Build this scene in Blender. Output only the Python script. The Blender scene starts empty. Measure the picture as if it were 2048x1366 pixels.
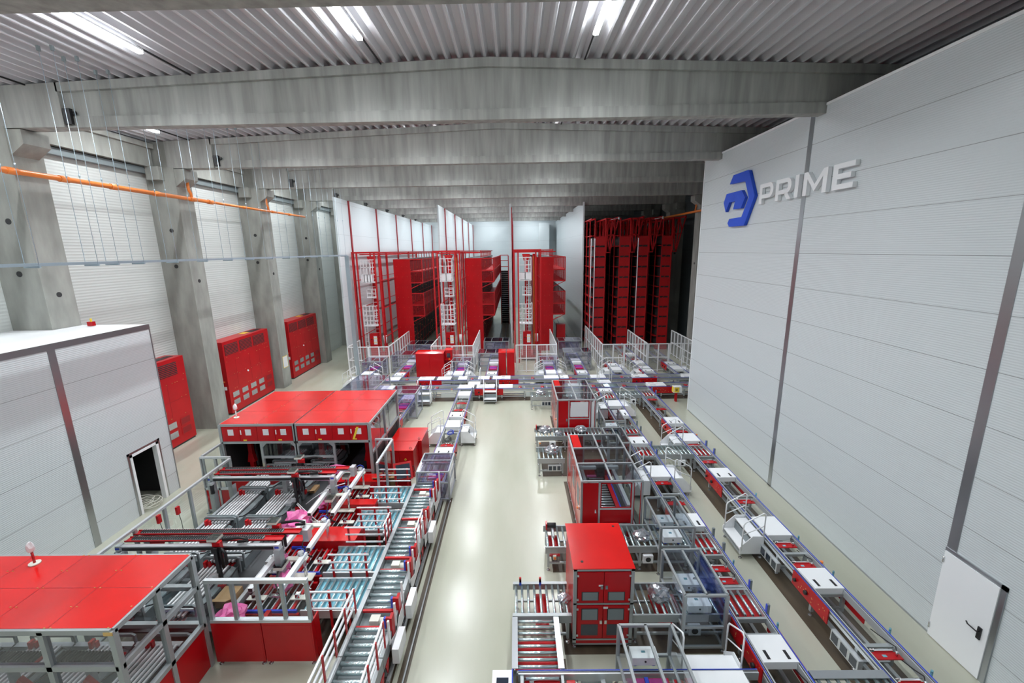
import bpy, math, random
from mathutils import Vector, Matrix, noise
random.seed(7)
S = bpy.context.scene
C = S.collection
PI = math.pi

# ------------------------------------------------------------------ materials
def mat(name, col, rough=.5, metal=0., coat=0., nodes=None, emit=None, spec=None):
    m = bpy.data.materials.new(name); m.use_nodes = True
    b = m.node_tree.nodes['Principled BSDF']
    b.inputs['Base Color'].default_value = (*col, 1)
    b.inputs['Roughness'].default_value = rough
    b.inputs['Metallic'].default_value = metal
    b.inputs['Coat Weight'].default_value = coat
    b.inputs['Coat Roughness'].default_value = .08
    if spec is not None: b.inputs['Specular IOR Level'].default_value = spec
    if emit:
        b.inputs['Emission Color'].default_value = (*emit[0], 1)
        b.inputs['Emission Strength'].default_value = emit[1]
    if nodes: nodes(m.node_tree, b)
    return m
def vary(scale, amt, stretch=(1, 1, 1), detail=4, bump=0., rvar=0.):
    def f(nt, b):
        col = tuple(b.inputs['Base Color'].default_value)
        tc = nt.nodes.new('ShaderNodeTexCoord'); mp = nt.nodes.new('ShaderNodeMapping')
        mp.inputs['Scale'].default_value = stretch
        nz = nt.nodes.new('ShaderNodeTexNoise'); nz.inputs['Scale'].default_value = scale; nz.inputs['Detail'].default_value = detail
        rp = nt.nodes.new('ShaderNodeValToRGB')
        rp.color_ramp.elements[0].position = .3; rp.color_ramp.elements[1].position = .7
        rp.color_ramp.elements[0].color = tuple(max(0, c*(1-amt)) for c in col[:3])+(1,)
        rp.color_ramp.elements[1].color = tuple(min(1, c*(1+amt)) for c in col[:3])+(1,)
        L = nt.links.new
        L(tc.outputs['Object'], mp.inputs['Vector']); L(mp.outputs['Vector'], nz.inputs['Vector'])
        L(nz.outputs['Fac'], rp.inputs['Fac']); L(rp.outputs['Color'], b.inputs['Base Color'])
        if bump:
            bp = nt.nodes.new('ShaderNodeBump'); bp.inputs['Strength'].default_value = bump; bp.inputs['Distance'].default_value = .02
            L(nz.outputs['Fac'], bp.inputs['Height']); L(bp.outputs['Normal'], b.inputs['Normal'])
        if rvar:
            mr = nt.nodes.new('ShaderNodeMapRange'); r = b.inputs['Roughness'].default_value
            mr.inputs['To Min'].default_value = r-rvar; mr.inputs['To Max'].default_value = r+rvar
            L(nz.outputs['Fac'], mr.inputs['Value']); L(mr.outputs['Result'], b.inputs['Roughness'])
    return f
def panelnodes(axis, rib, depth, joint=1.08, joff=.69, jdark=.45):
    # sandwich panel: fine horizontal ribs (bump) and thin dark joints every `joint` metres up the wall
    def f(nt, b):
        L = nt.links.new
        col = tuple(b.inputs['Base Color'].default_value)
        g = nt.nodes.new('ShaderNodeNewGeometry'); sx = nt.nodes.new('ShaderNodeSeparateXYZ')
        L(g.outputs['Position'], sx.inputs[0])
        def M(op, a, bb=None, c=None):
            n = nt.nodes.new('ShaderNodeMath'); n.operation = op
            for i, v in enumerate((a, bb, c)):
                if v is None: continue
                if isinstance(v, (int, float)): n.inputs[i].default_value = v
                else: L(v, n.inputs[i])
            return n.outputs[0]
        z = sx.outputs['Z']
        w = M('SINE', M('MULTIPLY', z, 2*PI/rib))
        fr = M('FRACT', M('DIVIDE', M('SUBTRACT', M('ADD', z, 20*joint), joff), joint))
        jl = M('LESS_THAN', M('ABSOLUTE', M('SUBTRACT', fr, .5)), .5-.007/joint)   # 1 away from the joint
        bp = nt.nodes.new('ShaderNodeBump'); bp.inputs['Strength'].default_value = 1; bp.inputs['Distance'].default_value = depth
        L(w, bp.inputs['Height']); L(bp.outputs['Normal'], b.inputs['Normal'])
        mx = nt.nodes.new('ShaderNodeMix'); mx.data_type = 'RGBA'
        mx.inputs[6].default_value = tuple(c*jdark for c in col[:3])+(1,); mx.inputs[7].default_value = col
        L(jl, mx.inputs[0]); L(mx.outputs[2], b.inputs['Base Color'])
    return f
def clearmat(name, tint, gloss=.12, rough=.03):
    m = bpy.data.materials.new(name); m.use_nodes = True; nt = m.node_tree
    for n in list(nt.nodes): nt.nodes.remove(n)
    o = nt.nodes.new('ShaderNodeOutputMaterial'); t = nt.nodes.new('ShaderNodeBsdfTransparent'); g = nt.nodes.new('ShaderNodeBsdfGlossy')
    lw = nt.nodes.new('ShaderNodeLayerWeight'); lw.inputs['Blend'].default_value = .5
    pw = nt.nodes.new('ShaderNodeMath'); pw.operation = 'POWER'; pw.inputs[1].default_value = 4
    ad = nt.nodes.new('ShaderNodeMath'); ad.operation = 'ADD'; ad.inputs[1].default_value = gloss; ad.use_clamp = True
    mx = nt.nodes.new('ShaderNodeMixShader')
    t.inputs['Color'].default_value = (*tint, 1); g.inputs['Color'].default_value = (.85, .85, .9, 1); g.inputs['Roughness'].default_value = rough
    L = nt.links.new
    L(lw.outputs['Facing'], pw.inputs[0]); L(pw.outputs[0], ad.inputs[0]); L(ad.outputs[0], mx.inputs[0]); L(t.outputs[0], mx.inputs[1]); L(g.outputs[0], mx.inputs[2]); L(mx.outputs[0], o.inputs[0])
    return m
def meshmat(name, col, cell=.06, wire=.16):
    # woven wire infill: wires where either of two in-plane coordinates is near a grid line
    m = bpy.data.materials.new(name); m.use_nodes = True; nt = m.node_tree; L = nt.links.new
    b = nt.nodes['Principled BSDF']; b.inputs['Base Color'].default_value = (*col, 1); b.inputs['Roughness'].default_value = .4
    g = nt.nodes.new('ShaderNodeNewGeometry'); sx = nt.nodes.new('ShaderNodeSeparateXYZ'); L(g.outputs['Position'], sx.inputs[0])
    def M(op, a, bb=None):
        n = nt.nodes.new('ShaderNodeMath'); n.operation = op
        for i, v in enumerate((a, bb)):
            if v is None: continue
            if isinstance(v, (int, float)): n.inputs[i].default_value = v
            else: L(v, n.inputs[i])
        return n.outputs[0]
    xy = M('ADD', M('ADD', sx.outputs['X'], sx.outputs['Y']), 100.)
    a = M('LESS_THAN', M('FRACT', M('DIVIDE', xy, cell)), wire)
    c = M('LESS_THAN', M('FRACT', M('DIVIDE', M('ADD', sx.outputs['Z'], 10.), cell)), wire)
    L(M('MAXIMUM', a, c), b.inputs['Alpha'])
    return m

M = {}
M['panel'] = mat('panel_light_grey', (.61, .66, .68), .33, nodes=panelnodes('z', .05, .0016), coat=.15)
M['panel_rib'] = mat('panel_ribbed_white', (.62, .65, .63), .42, nodes=panelnodes('z', .11, .003, 1.08, .3, .75))
M['panel_far'] = mat('panel_partition', (.62, .68, .70), .3, nodes=panelnodes('z', .05, .001, 2.16, 1.1, .6), coat=.2)
M['concrete'] = mat('concrete_grey', (.30, .305, .28), .85, nodes=vary(2.2, .22, (1, 1, .3), 10, .25))
M['concrete_beam'] = mat('concrete_beam_streaked', (.34, .345, .325), .85, nodes=vary(2.6, .24, (1.6, 1.6, .14), 12, .2))
M['roofmetal'] = mat('galvanised_roof_sheet', (.62, .62, .65), .38, .15, nodes=vary(.5, .06, (1, .1, 1), 3))
M['flash'] = mat('stainless_flashing', (.42, .44, .46), .28, .9)
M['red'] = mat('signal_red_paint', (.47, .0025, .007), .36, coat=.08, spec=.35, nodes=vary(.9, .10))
M['redlit'] = mat('red_lit_paint', (.62, .008, .007), .2, coat=.3, nodes=vary(.7, .12))  # brighter copy of the red, light on tops and lids painted in
M['redmat'] = mat('red_rack_paint', (.46, .0025, .006), .5, nodes=vary(.8, .12))
M['darkred'] = mat('dark_red_column_paint', (.28, .003, .008), .4)
M['alu'] = mat('anodised_aluminium', (.40, .43, .44), .38, .45)
M['alubright'] = mat('bright_aluminium', (.60, .63, .65), .28, .5)
M['steelgrey'] = mat('grey_painted_steel', (.20, .235, .245), .42)
M['white'] = mat('white_powder_coat', (.86, .88, .90), .38, coat=.1)
M['offwhite'] = mat('cream_motor_housing', (.70, .70, .62), .45)
M['roller'] = mat('zinc_roller', (.62, .76, .78), .2, .75)
M['chrome'] = mat('chrome', (.75, .76, .78), .12, 1)
M['black'] = mat('black_rubber', (.012, .012, .014), .5)
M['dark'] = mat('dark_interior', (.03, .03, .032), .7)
M['glassdark'] = mat('dark_screen', (.02, .03, .05), .1, coat=.5)
M['blue'] = mat('blue_polymer_strip', (.02, .06, .52), .35)
M['logoblue'] = mat('sign_blue', (.008, .075, .62), .45)
M['teal'] = mat('teal_film', (.22, .50, .60), .2, .3, nodes=vary(6, .35, (1, .3, 1)))
M['pink'] = mat('pink_foil', (.80, .16, .42), .3, coat=.4)
M['card'] = mat('cardboard', (.40, .26, .13), .85)
M['orange'] = mat('orange_drain_pipe', (.80, .22, .04), .35, coat=.2)
M['yellow'] = mat('yellow_tape', (.85, .62, .05), .5)
M['paper'] = mat('paper_sheet', (.75, .76, .78), .7)
M['purple'] = mat('magenta_belt', (.38, .03, .22), .4)
M['bluefilm'] = clearmat('blue_protective_film', (.55, .62, .95), .10, .15)
M['tray'] = mat('galvanised_cable_tray', (.45, .55, .62), .35, .6)
M['lampglow'] = mat('led_tube_diffuser', (1, 1, 1), .5, emit=((.93, .97, 1), 60.))
M['foot'] = M['chrome']
M['clear'] = clearmat('clear_polycarbonate', (.93, .95, .95), .02)
M['purpleclear'] = clearmat('violet_tinted_polycarbonate', (.90, .89, .98), .22)
M['greyclear'] = clearmat('smoke_tinted_polycarbonate', (.86, .89, .91), .05)
M['film'] = mat('crumpled_film', (.50, .52, .56), .14, .75, coat=.5)
M['whitemesh'] = meshmat('white_wire_mesh', (.50, .52, .52), .07, .10)
M['redmesh'] = meshmat('red_wire_mesh', (.50, .004, .01), .08, .16)
M['panel_unlit'] = mat('panel_unlit_grey', (.07, .085, .09), .5, nodes=panelnodes('z', .05, .001))  # shade of the unlit rack zone put into the wall panel colour
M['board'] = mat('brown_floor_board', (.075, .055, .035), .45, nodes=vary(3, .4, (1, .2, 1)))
M['bed'] = mat('dark_machine_bed', (.07, .075, .08), .6, .1)
M['brass'] = mat('brass_bolt', (.75, .5, .2), .3, .8)

def floornodes(nt, b):
    L = nt.links.new
    g = nt.nodes.new('ShaderNodeNewGeometry')
    n1 = nt.nodes.new('ShaderNodeTexNoise'); n1.inputs['Scale'].default_value = .55; n1.inputs['Detail'].default_value = 5
    n2 = nt.nodes.new('ShaderNodeTexNoise'); n2.inputs['Scale'].default_value = 3.5; n2.inputs['Detail'].default_value = 3
    mp = nt.nodes.new('ShaderNodeMapping'); mp.inputs['Scale'].default_value = (1, .25, 1)
    L(g.outputs['Position'], mp.inputs['Vector']); L(mp.outputs['Vector'], n1.inputs['Vector']); L(g.outputs['Position'], n2.inputs['Vector'])
    r = nt.nodes.new('ShaderNodeValToRGB')
    r.color_ramp.elements[0].position = .3; r.color_ramp.elements[0].color = (.40, .41, .32, 1)
    r.color_ramp.elements[1].position = .7; r.color_ramp.elements[1].color = (.51, .515, .43, 1)
    L(n1.outputs['Fac'], r.inputs['Fac']); L(r.outputs['Color'], b.inputs['Base Color'])
    mr = nt.nodes.new('ShaderNodeMapRange'); mr.inputs['To Min'].default_value = .15; mr.inputs['To Max'].default_value = .27
    L(n1.outputs['Fac'], mr.inputs['Value']); L(mr.outputs['Result'], b.inputs['Roughness'])
    bp = nt.nodes.new('ShaderNodeBump'); bp.inputs['Strength'].default_value = .22; bp.inputs['Distance'].default_value = .01
    L(n2.outputs['Fac'], bp.inputs['Height']); L(bp.outputs['Normal'], b.inputs['Normal'])
M['floor'] = mat('epoxy_floor', (.45, .44, .36), .16, nodes=floornodes, spec=.6)

# ------------------------------------------------------------------ mesh builder
class G:
    def __init__(s, o=(0, 0, 0)): s.v = []; s.f = []; s.m = []; s.sm = []; s.o = o
    def add(s, vs, fs, m=0, smooth=False):
        b = len(s.v); s.v += [(x-s.o[0], y-s.o[1], z-s.o[2]) for x, y, z in vs]
        for f in fs: s.f.append(tuple(i+b for i in f)); s.m.append(m); s.sm.append(smooth)
        return s
    def box(s, x0, y0, z0, x1, y1, z1, m=0):
        if x0 > x1: x0, x1 = x1, x0
        if y0 > y1: y0, y1 = y1, y0
        if z0 > z1: z0, z1 = z1, z0
        return s.add([(x0,y0,z0),(x1,y0,z0),(x1,y1,z0),(x0,y1,z0),(x0,y0,z1),(x1,y0,z1),(x1,y1,z1),(x0,y1,z1)],
                     [(0,3,2,1),(4,5,6,7),(0,1,5,4),(1,2,6,5),(2,3,7,6),(3,0,4,7)], m)
    def cyl(s, p, q, r, n=10, m=0, r2=None):
        p = Vector(p); q = Vector(q); d = (q-p).normalized(); r2 = r if r2 is None else r2
        a = d.orthogonal().normalized(); b = d.cross(a); vs = []
        for c, rr in ((p, r), (q, r2)):
            for i in range(n):
                t = 2*PI*i/n; vs.append(tuple(c+(a*math.cos(t)+b*math.sin(t))*rr))
        s.add(vs, [(i, (i+1) % n, n+(i+1) % n, n+i) for i in range(n)], m, True)
        k = len(s.v)-2*n
        s.f.append(tuple(k+i for i in reversed(range(n)))); s.m.append(m); s.sm.append(False)
        s.f.append(tuple(k+n+i for i in range(n))); s.m.append(m); s.sm.append(False)
        return s
    def tube(s, pts, r, n=8, m=0):
        P = [Vector(p) for p in pts]; k = len(P); rings = []
        up = None
        for i in range(k):
            d = ((P[min(i+1, k-1)]-P[i]).normalized()+(P[i]-P[max(i-1, 0)]).normalized())
            d = d.normalized() if d.length > 1e-6 else Vector((0, 0, 1))
            if up is None: up = d.orthogonal().normalized()
            a = (up-d*up.dot(d)); a = a.normalized() if a.length > 1e-4 else d.orthogonal().normalized(); up = a
            b = d.cross(a)
            rings.append([tuple(P[i]+(a*math.cos(2*PI*j/n)+b*math.sin(2*PI*j/n))*r) for j in range(n)])
        vs = [v for rg in rings for v in rg]; fs = []
        for i in range(k-1):
            for j in range(n): fs.append((i*n+j, i*n+(j+1) % n, (i+1)*n+(j+1) % n, (i+1)*n+j))
        s.add(vs, fs, m, True)
        b0 = len(s.v)-k*n
        s.f.append(tuple(b0+i for i in reversed(range(n)))); s.m.append(m); s.sm.append(False)
        s.f.append(tuple(b0+(k-1)*n+i for i in range(n))); s.m.append(m); s.sm.append(False)
        return s
    def prism(s, pts, ax, a0, a1, m=0):
        # pts 2-D polygon in the two other axes (in x,y,z order), extruded along ax
        def mk(u, v, w): return {'x': (w, u, v), 'y': (u, w, v), 'z': (u, v, w)}[ax]
        n = len(pts)
        vs = [mk(u, v, a0) for u, v in pts]+[mk(u, v, a1) for u, v in pts]
        s.add(vs, [tuple(range(n))[::-1], tuple(range(n, 2*n))]+[(i, (i+1) % n, n+(i+1) % n, n+i) for i in range(n)], m)
        return s
    def blob(s, c, r, seed=0, amp=.35, sub=2, m=0, sq=(1, 1, .6)):
        import bmesh
        bm = bmesh.new(); bmesh.ops.create_icosphere(bm, subdivisions=sub, radius=1)
        vs = []
        for v in bm.verts:
            k = 1+amp*noise.noise(v.co*2.1+Vector((seed*3.7, seed, 0)))+amp*.5*noise.noise(v.co*6+Vector((seed, 0, seed)))
            p = v.co*k; vs.append((c[0]+p.x*r*sq[0], c[1]+p.y*r*sq[1], max(c[2]+p.z*r*sq[2], c[2]-r*sq[2]*.75)))
        s.add(vs, [tuple(v.index for v in f.verts) for f in bm.faces], m, False); bm.free(); return s
    def mesh(s, name, mats):
        me = bpy.data.meshes.new(name); me.from_pydata(s.v, [], s.f); me.update()
        if not isinstance(mats, (list, tuple)): mats = [mats]
        for mm in mats: me.materials.append(M[mm] if isinstance(mm, str) else mm)
        me.polygons.foreach_set('material_index', s.m); me.polygons.foreach_set('use_smooth', s.sm)
        import bmesh
        bm = bmesh.new(); bm.from_mesh(me); bmesh.ops.recalc_face_normals(bm, faces=bm.faces); bm.to_mesh(me); bm.free()
        return me

def emp(name, label, cat, loc=(0, 0, 0), rz=0., group=None):
    o = bpy.data.objects.new(name, None); C.objects.link(o); o.location = loc; o.rotation_euler = (0, 0, rz)
    o.empty_display_size = .2; o['label'] = label; o['category'] = cat
    if group: o['group'] = group
    return o
def part(parent, name, g, mats, label=None):
    o = bpy.data.objects.new(name, g.mesh(name, mats)); C.objects.link(o); o.parent = parent
    if label: o['label'] = label
    return o
def part_at(parent, name, me, loc, rz=0):
    o = bpy.data.objects.new(name, me); C.objects.link(o); o.parent = parent; o.location = loc; o.rotation_euler = (0, 0, rz); return o
def solo(name, g, mats, label, cat, loc=(0, 0, 0), rz=0., group=None):
    o = bpy.data.objects.new(name, g.mesh(name, mats)); C.objects.link(o); o.location = loc; o.rotation_euler = (0, 0, rz)
    o['label'] = label; o['category'] = cat
    if group: o['group'] = group
    return o
def struct(name, g, mats, parent=None):
    o = bpy.data.objects.new(name, g.mesh(name, mats)); C.objects.link(o)
    if parent: o.parent = parent
    else: o['kind'] = 'structure'
    return o
def dup(root, loc, rz=None, label=None, group=None):
    r = root.copy(); C.objects.link(r); r.location = loc
    if rz is not None: r.rotation_euler = (0, 0, rz)
    if label: r['label'] = label
    if group: r['group'] = group
    for ch in list(root.children):
        c = ch.copy(); C.objects.link(c); c.parent = r
        for g in list(ch.children):
            d = g.copy(); C.objects.link(d); d.parent = c
    return r
_mc = {}
def cached(key, fn, mats, name):
    if key not in _mc: _mc[key] = fn().mesh(name, mats)
    return _mc[key]

# ------------------------------------------------------------------ camera
CAMH = 8.5
f, yaw, pitch, roll = 857.865, 0.01032, 0.210015, -0.015942
Fv = Vector((-math.sin(yaw)*math.cos(pitch), math.cos(yaw)*math.cos(pitch), -math.sin(pitch)))
Rv = Vector((math.cos(yaw), math.sin(yaw), 0)); Uv = Rv.cross(Fv)
R2 = math.cos(roll)*Rv+math.sin(roll)*Uv; U2 = -math.sin(roll)*Rv+math.cos(roll)*Uv
cam = bpy.data.cameras.new('camera'); co = bpy.data.objects.new('camera', cam); C.objects.link(co)
cam.sensor_fit = 'HORIZONTAL'; cam.sensor_width = 36; cam.lens = 36*f/2048; cam.clip_end = 300; cam.clip_start = .05
mw = Matrix((R2, U2, -Fv)).transposed().to_4x4(); mw.translation = (0, 0, CAMH); co.matrix_world = mw
S.camera = co
S.view_settings.view_transform = 'Standard'; S.view_settings.look = 'None'; S.view_settings.gamma = 1
S.view_settings.use_curve_mapping = False; S.view_settings.exposure = 0.
w = bpy.data.worlds.new('world'); S.world = w; w.use_nodes = True
w.node_tree.nodes['Background'].inputs[0].default_value = (.6, .7, .8, 1); w.node_tree.nodes['Background'].inputs[1].default_value = .05
# ------------------------------------------------------------------ building
XL, XR, Y0, Y1, RX = -16.3, 14.9, -9., 65., -.7
BAYS = [.75+6.4*k for k in range(-1, 11)]          # column lines
def roofz(x): return 13.88-abs(x-RX)*.0345
g = G(); g.box(XL-.2, Y0-.2, -.3, XR+.2, Y1+.2, 0); struct('floor', g, 'floor')
g = G(); g.box(XL-.2, Y0, 0, XL, Y1, 14.6); struct('wall_left', g, 'panel_rib')
g = G(); g.box(XR, Y0, 0, XR+.2, Y1, 14.6); struct('wall_far_right', g, 'panel_unlit')
g = G(); g.box(XL, Y1, 0, 6.1, Y1+.2, 14.6); struct('wall_back', g, 'panel_far')
struct('wall_back_right', G().box(6.1, Y1, 0, XR, Y1+.2, 14.6), 'panel_unlit')
g = G(); g.box(XL, Y0-.2, 0, XR, Y0, 14.6); struct('wall_front', g, 'panel_rib')
# corrugated roof deck, ribs running away from the camera
prof = []
x = XL
P = .36
while x < XR:
    z = roofz(x)
    prof += [(x, z), (x+.06, z), (x+.14, z+.15), (x+.28, z+.15)]; x += P
prof.append((x, roofz(x)))
g = G(); vs = []; fs = []
for px, pz in prof: vs += [(px, Y0, pz), (px, Y1, pz)]
for i in range(len(prof)-1): fs.append((2*i, 2*i+1, 2*i+3, 2*i+2))
top = len(vs); vs += [(XL, Y0, 14.5), (XL, Y1, 14.5), (XR, Y0, 14.5), (XR, Y1, 14.5)]
fs.append((top, top+2, top+3, top+1))
g.add(vs, fs); struct('ceiling', g, 'roofmetal')

# right inner building: a free-standing panel wall with returning end and its own lid
RW = 9.1
g = G(); g.box(RW, Y0, 0, RW+.15, 21.75, 12.5); struct('wall_right', g, 'panel')
g = G(); g.box(RW+.15, 21.6, 0, XR, 21.75, 12.5); g.box(RW+.15, Y0, 12.35, XR, 21.6, 12.5); struct('wall_right_return', g, 'panel')
n = 1
for y in (14.1, 7.87, 1.6):
    g = G(); g.box(RW-.012, y, 0, RW, y+.2, 12.5); struct('trim_%d' % n, g, 'flash'); n += 1
g = G(); g.box(RW-.03, Y0, 12.46, RW+.2, 21.8, 12.53); g.box(RW-.02, 21.72, 0, RW+.16, 21.78, 12.5); struct('trim_%d' % n, g, 'white'); n += 1
g = G(); g.box(RW-.012, Y0, 0, RW, 21.75, .04); struct('baseboard_right', g, 'flash')
# door in the right wall
door = struct('door_1', G().box(RW-.05, 7.0, .02, RW-.005, 8.05, 2.12), 'white')
struct('door_frame', G().box(RW-.03, 6.9, 0, RW, 7.0, 2.2).box(RW-.03, 6.9, 2.12, RW, 8.07, 2.2), 'flash', door)
for zz in (.2, 1.85): struct('hinge', G().cyl((RW-.06, 8.04, zz), (RW-.06, 8.04, zz+.14), .015), 'chrome', door)
struct('door_handle', G().box(RW-.075, 7.1, .84, RW-.05, 7.17, 1.1).tube([(RW-.07, 7.135, 1.02), (RW-.13, 7.135, 1.02), (RW-.13, 7.3, 1.03), (RW-.12, 7.34, 1.06)], .014), 'black', door)

# concrete columns and beams
def column(y, side, label):
    r = emp('concrete_column', label, 'column', ((-15.0 if side < 0 else 13.6), y, 0), group='concrete columns')
    s = 1 if side < 0 else -1
    wx = (XL if side < 0 else XR)-r.location.x
    g = G(); g.box(wx*.995, 0, 0, 0, .95, 12.3).box(wx*.995, .1, 12.3, -.28*s, .85, roofz(-15)-.02); part(r, 'shaft', g, 'concrete')
    g = G(); g.prism([(0, 11.5), (.46*s, 11.82), (.46*s, 12.22), (0, 12.22)], 'y', .02, .8); part(r, 'corbel', g, 'concrete')
    g = G(); g.box(wx*.8, -.28, 11.75, wx*.35, 0, 12.3).box(wx*.8, .95, 11.75, wx*.35, 1.2, 12.3); part(r, 'side_corbel', g, 'concrete')
    for k, (xx, zz) in enumerate(((-.55*s, 9.6), (-.62*s, 8.0))):
        g = G(); g.cyl((xx, -.012, zz), (xx, .01, zz), .09, 14); part(r, 'lifting_hole', g, 'dark')
    g = G(); g.cyl((.012*s, .45, 7.3), (-.01*s, .45, 7.3), .085, 14); part(r, 'lifting_hole', g, 'dark')
    return r
names_l = {2: 'rising behind the flat cabin roof', 3: 'between the two nearest red air units', 4: 'carrying a taped notice between red units', 5: 'just beyond the farthest red air unit'}
for k, y in enumerate(BAYS):
    i = k-1
    if y < 7 or y > 40: 
        if y > 60: continue
    lab = names_l.get(i, None)
    if i == 1: lab = 'beside the panel-built cabin, mostly outside the frame'
    if i <= 0: lab = 'behind the camera position, number %d before the first visible one' % (1-i)
    if i >= 6: lab = 'behind the first white partition, %s bay' % ['first', 'second', 'third', 'fourth', 'fifth'][i-6]
    if i < 1 or i > 6: continue
    column(y, -1, 'pale concrete column on the left wall '+lab)
for i, y in enumerate(BAYS[6:9]):
    if i: column(y, 1, 'shadowed concrete column on the far right wall, %s beyond the visible one' % ['', 'next', 'second'][i])
    else: column(y, 1, 'grey concrete column in the gap beside the end of the logo wall')
beamlab = ['overhead at the top edge of the picture', 'largest in view, crossing the hall right below the lamps', 'second in view, its left end by the orange pipe',
           'third in view, over the end of the logo wall', 'fourth in view, above the first partition edge', 'fifth in view, touching the partition tops',
           'sixth in view down the hall', 'seventh in view down the hall', 'eighth in view down the hall', 'last, nearest the end wall']
def beam(y, label, yw=.5):
    xa, xb = -15.0, 13.6
    r = emp('concrete_beam', label, 'beam', (RX, y, 12.25), group='concrete roof beams')
    o = (RX, y, 12.25)
    c = y+yw/2
    def prof(x0, x1, z0f, z1f, ya, yb, seg=8):
        g = G(o)
        xs = sorted(set([x0+(x1-x0)*i/seg for i in range(seg+1)]+([RX] if x0 < RX < x1 else [])))
        vs = []; fs = []
        for x in xs: vs += [(x, ya, z0f(x)), (x, yb, z0f(x)), (x, yb, z1f(x)), (x, ya, z1f(x))]
        for i in range(len(xs)-1):
            a = 4*i; b = a+4
            fs += [(a, a+1, b+1, b), (a+1, a+2, b+2, b+1), (a+2, a+3, b+3, b+2), (a+3, a, b, b+3)]
        e = 4*(len(xs)-1); fs += [(3, 2, 1, 0), (e, e+1, e+2, e+3)]
        return g.add(vs, fs)
    zt = lambda x: roofz(x)-.01
    part(r, 'web', prof(xa+1.8, xb-1.8, lambda x: 12.3, lambda x: zt(x)-.05, c-.13, c+.13), 'concrete_beam')
    part(r, 'top_flange', prof(xa+1.75, xb-1.75, lambda x: zt(x)-.24, zt, c-.25, c+.25), 'concrete_beam')
    part(r, 'bottom_flange', prof(xa+1.75, xb-1.75, lambda x: 12.25, lambda x: 12.55, c-.18, c+.18), 'concrete_beam')
    for a, b in ((xa-.25, xa+1.8), (xb-1.8, xb+.25)):
        if a < 0: part(r, 'anchor_bracket', G(o).box(a+2.1, c-.27, 12.32, a+2.3, c-.16, 12.75).box(a+2.05, c-.2, 12.6, a+2.4, c-.15, 12.68), 'black')
        part(r, 'end_block', prof(a, b, lambda x: 12.25, zt, c-.25, c+.25, 3), 'concrete_beam')
    return r
for i, y in enumerate(BAYS[2:11]): beam(y+.02, 'cast concrete roof beam '+beamlab[i])
beam(.77, 'grey cast concrete roof beam behind the camera')
# edge beams between the left columns
for i, y in enumerate(BAYS[1:8]):
    if i == 0: continue
    lab = ['', 'above the cabin at the far left edge', 'right of the first corbel, above the white wall', 'above the second red air unit', 'above the third red air unit', 'last before the white partition', 'hidden behind the white partition'][min(i, 6)]
    solo('edge_beam', G((XL+.2, y, 12.3)).box(XL+.02, y+.97, 12.3, XL+.45, y+6.38, 13.05).box(XL+.02, y+.97, 13.05, XL+.6, y+6.38, 13.25), 'concrete', 'concrete edge beam on the left wall, '+lab, 'beam', (XL+.2, y, 12.3), group='edge beams along the left wall')
    solo('steel_rail', G((XL+.2, y, 12.1)).box(XL+.02, y+.97, 12.02, XL+.25, y+6.38, 12.26), 'steelgrey', 'grey steel rail under the edge beam '+lab, 'rail', (XL+.2, y, 12.1), group='steel rails under the edge beams')

# lamps
def lamp(x, y, label):
    z = roofz(x)-.10
    r = emp('ceiling_light', label, 'ceiling light', (x, y, z), group='linear ceiling lights')
    part(r, 'housing', G().box(-.06, -1.45, 0, .06, 1.45, .05), 'white')
    part(r, 'diffuser', G().box(-.06, -1.43, -.06, .06, 1.43, 0), 'lampglow')
    part(r, 'cable_conduit', G().box(-.015, 1.35, .05, .015, 3.7, .09), 'black')
    d = bpy.data.lights.new('lamp_light', 'AREA'); d.shape = 'RECTANGLE'; d.size = .12; d.size_y = 2.6; d.energy = LAMP_W*(.32 if y < 6 else 1. if y < 30 else 1.1)*(.4 if x < -13 else 1.); d.spread = math.radians(150); d.color = (.93, .97, 1)
    lo = bpy.data.objects.new('lamp_light', d); C.objects.link(lo); lo.location = (x, y, z-.08)
    return r
LAMP_W = 185.
rows = [(-14.1, 'left-wall'), (-9.25, 'left'), (-3.75, 'middle'), (2.05, 'right')]
ordn = ['behind the camera', 'just above the camera', 'in the nearest visible bay', 'in the second visible bay', 'in the third bay', 'in the fourth bay', 'in the fifth bay', 'in the sixth bay', 'in the seventh bay', 'in the eighth bay', 'in the last bay']
for k in range(11):
    for x, nm in rows:
        y = 10.45+6.4*(k-2)
        if y > 62: continue
        lamp(x, y, 'white linear ceiling light of the %s row, %s' % (nm, ordn[k]))
# ================================================================== kit of parts
def foot_mesh():
    return cached('foot', lambda: G().cyl((0, 0, 0), (0, 0, .015), .045, 10).cyl((0, 0, .015), (0, 0, .03), .04, 10, 0, .015).cyl((0, 0, .03), (0, 0, .14), .012, 6), 'foot', 'foot')
def leg(r, x, y, h, s=.07, mt='alu', name='leg'):
    me = cached(('leg', round(h, 3), s, mt), lambda: G().box(-s/2, -s/2, .12, s/2, s/2, h), mt, 'leg')
    l = part_at(r, name, me, (x, y, 0)); part_at(l, 'foot', foot_mesh(), (0, 0, 0)); return l
def rail_mesh(L, h, side, film=False):
    def f():
        g = G(); a, b = (0, .07) if side < 0 else (-.07, 0)
        g.box(a, 0, h-.17, b, L, h)
        g.box(a+.022, 0, h, a+.040, L, h+.004, 1)                       # dark belt groove
        e = a-.006 if side < 0 else b
        for zz in (.13, .08, .04): g.box(e, 0, h-zz, e+.006, L, h-zz+.012, 1 if zz == .08 else 0)
        g.box(e if side < 0 else b-.012, 0, h-.006, e+.012 if side < 0 else b+.006, L, h+.014, 2)   # blue edge strip
        return g
    return cached(('rail', round(L, 3), h, side), f, ['alubright', 'black', 'blue'], 'side_rail')
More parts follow.
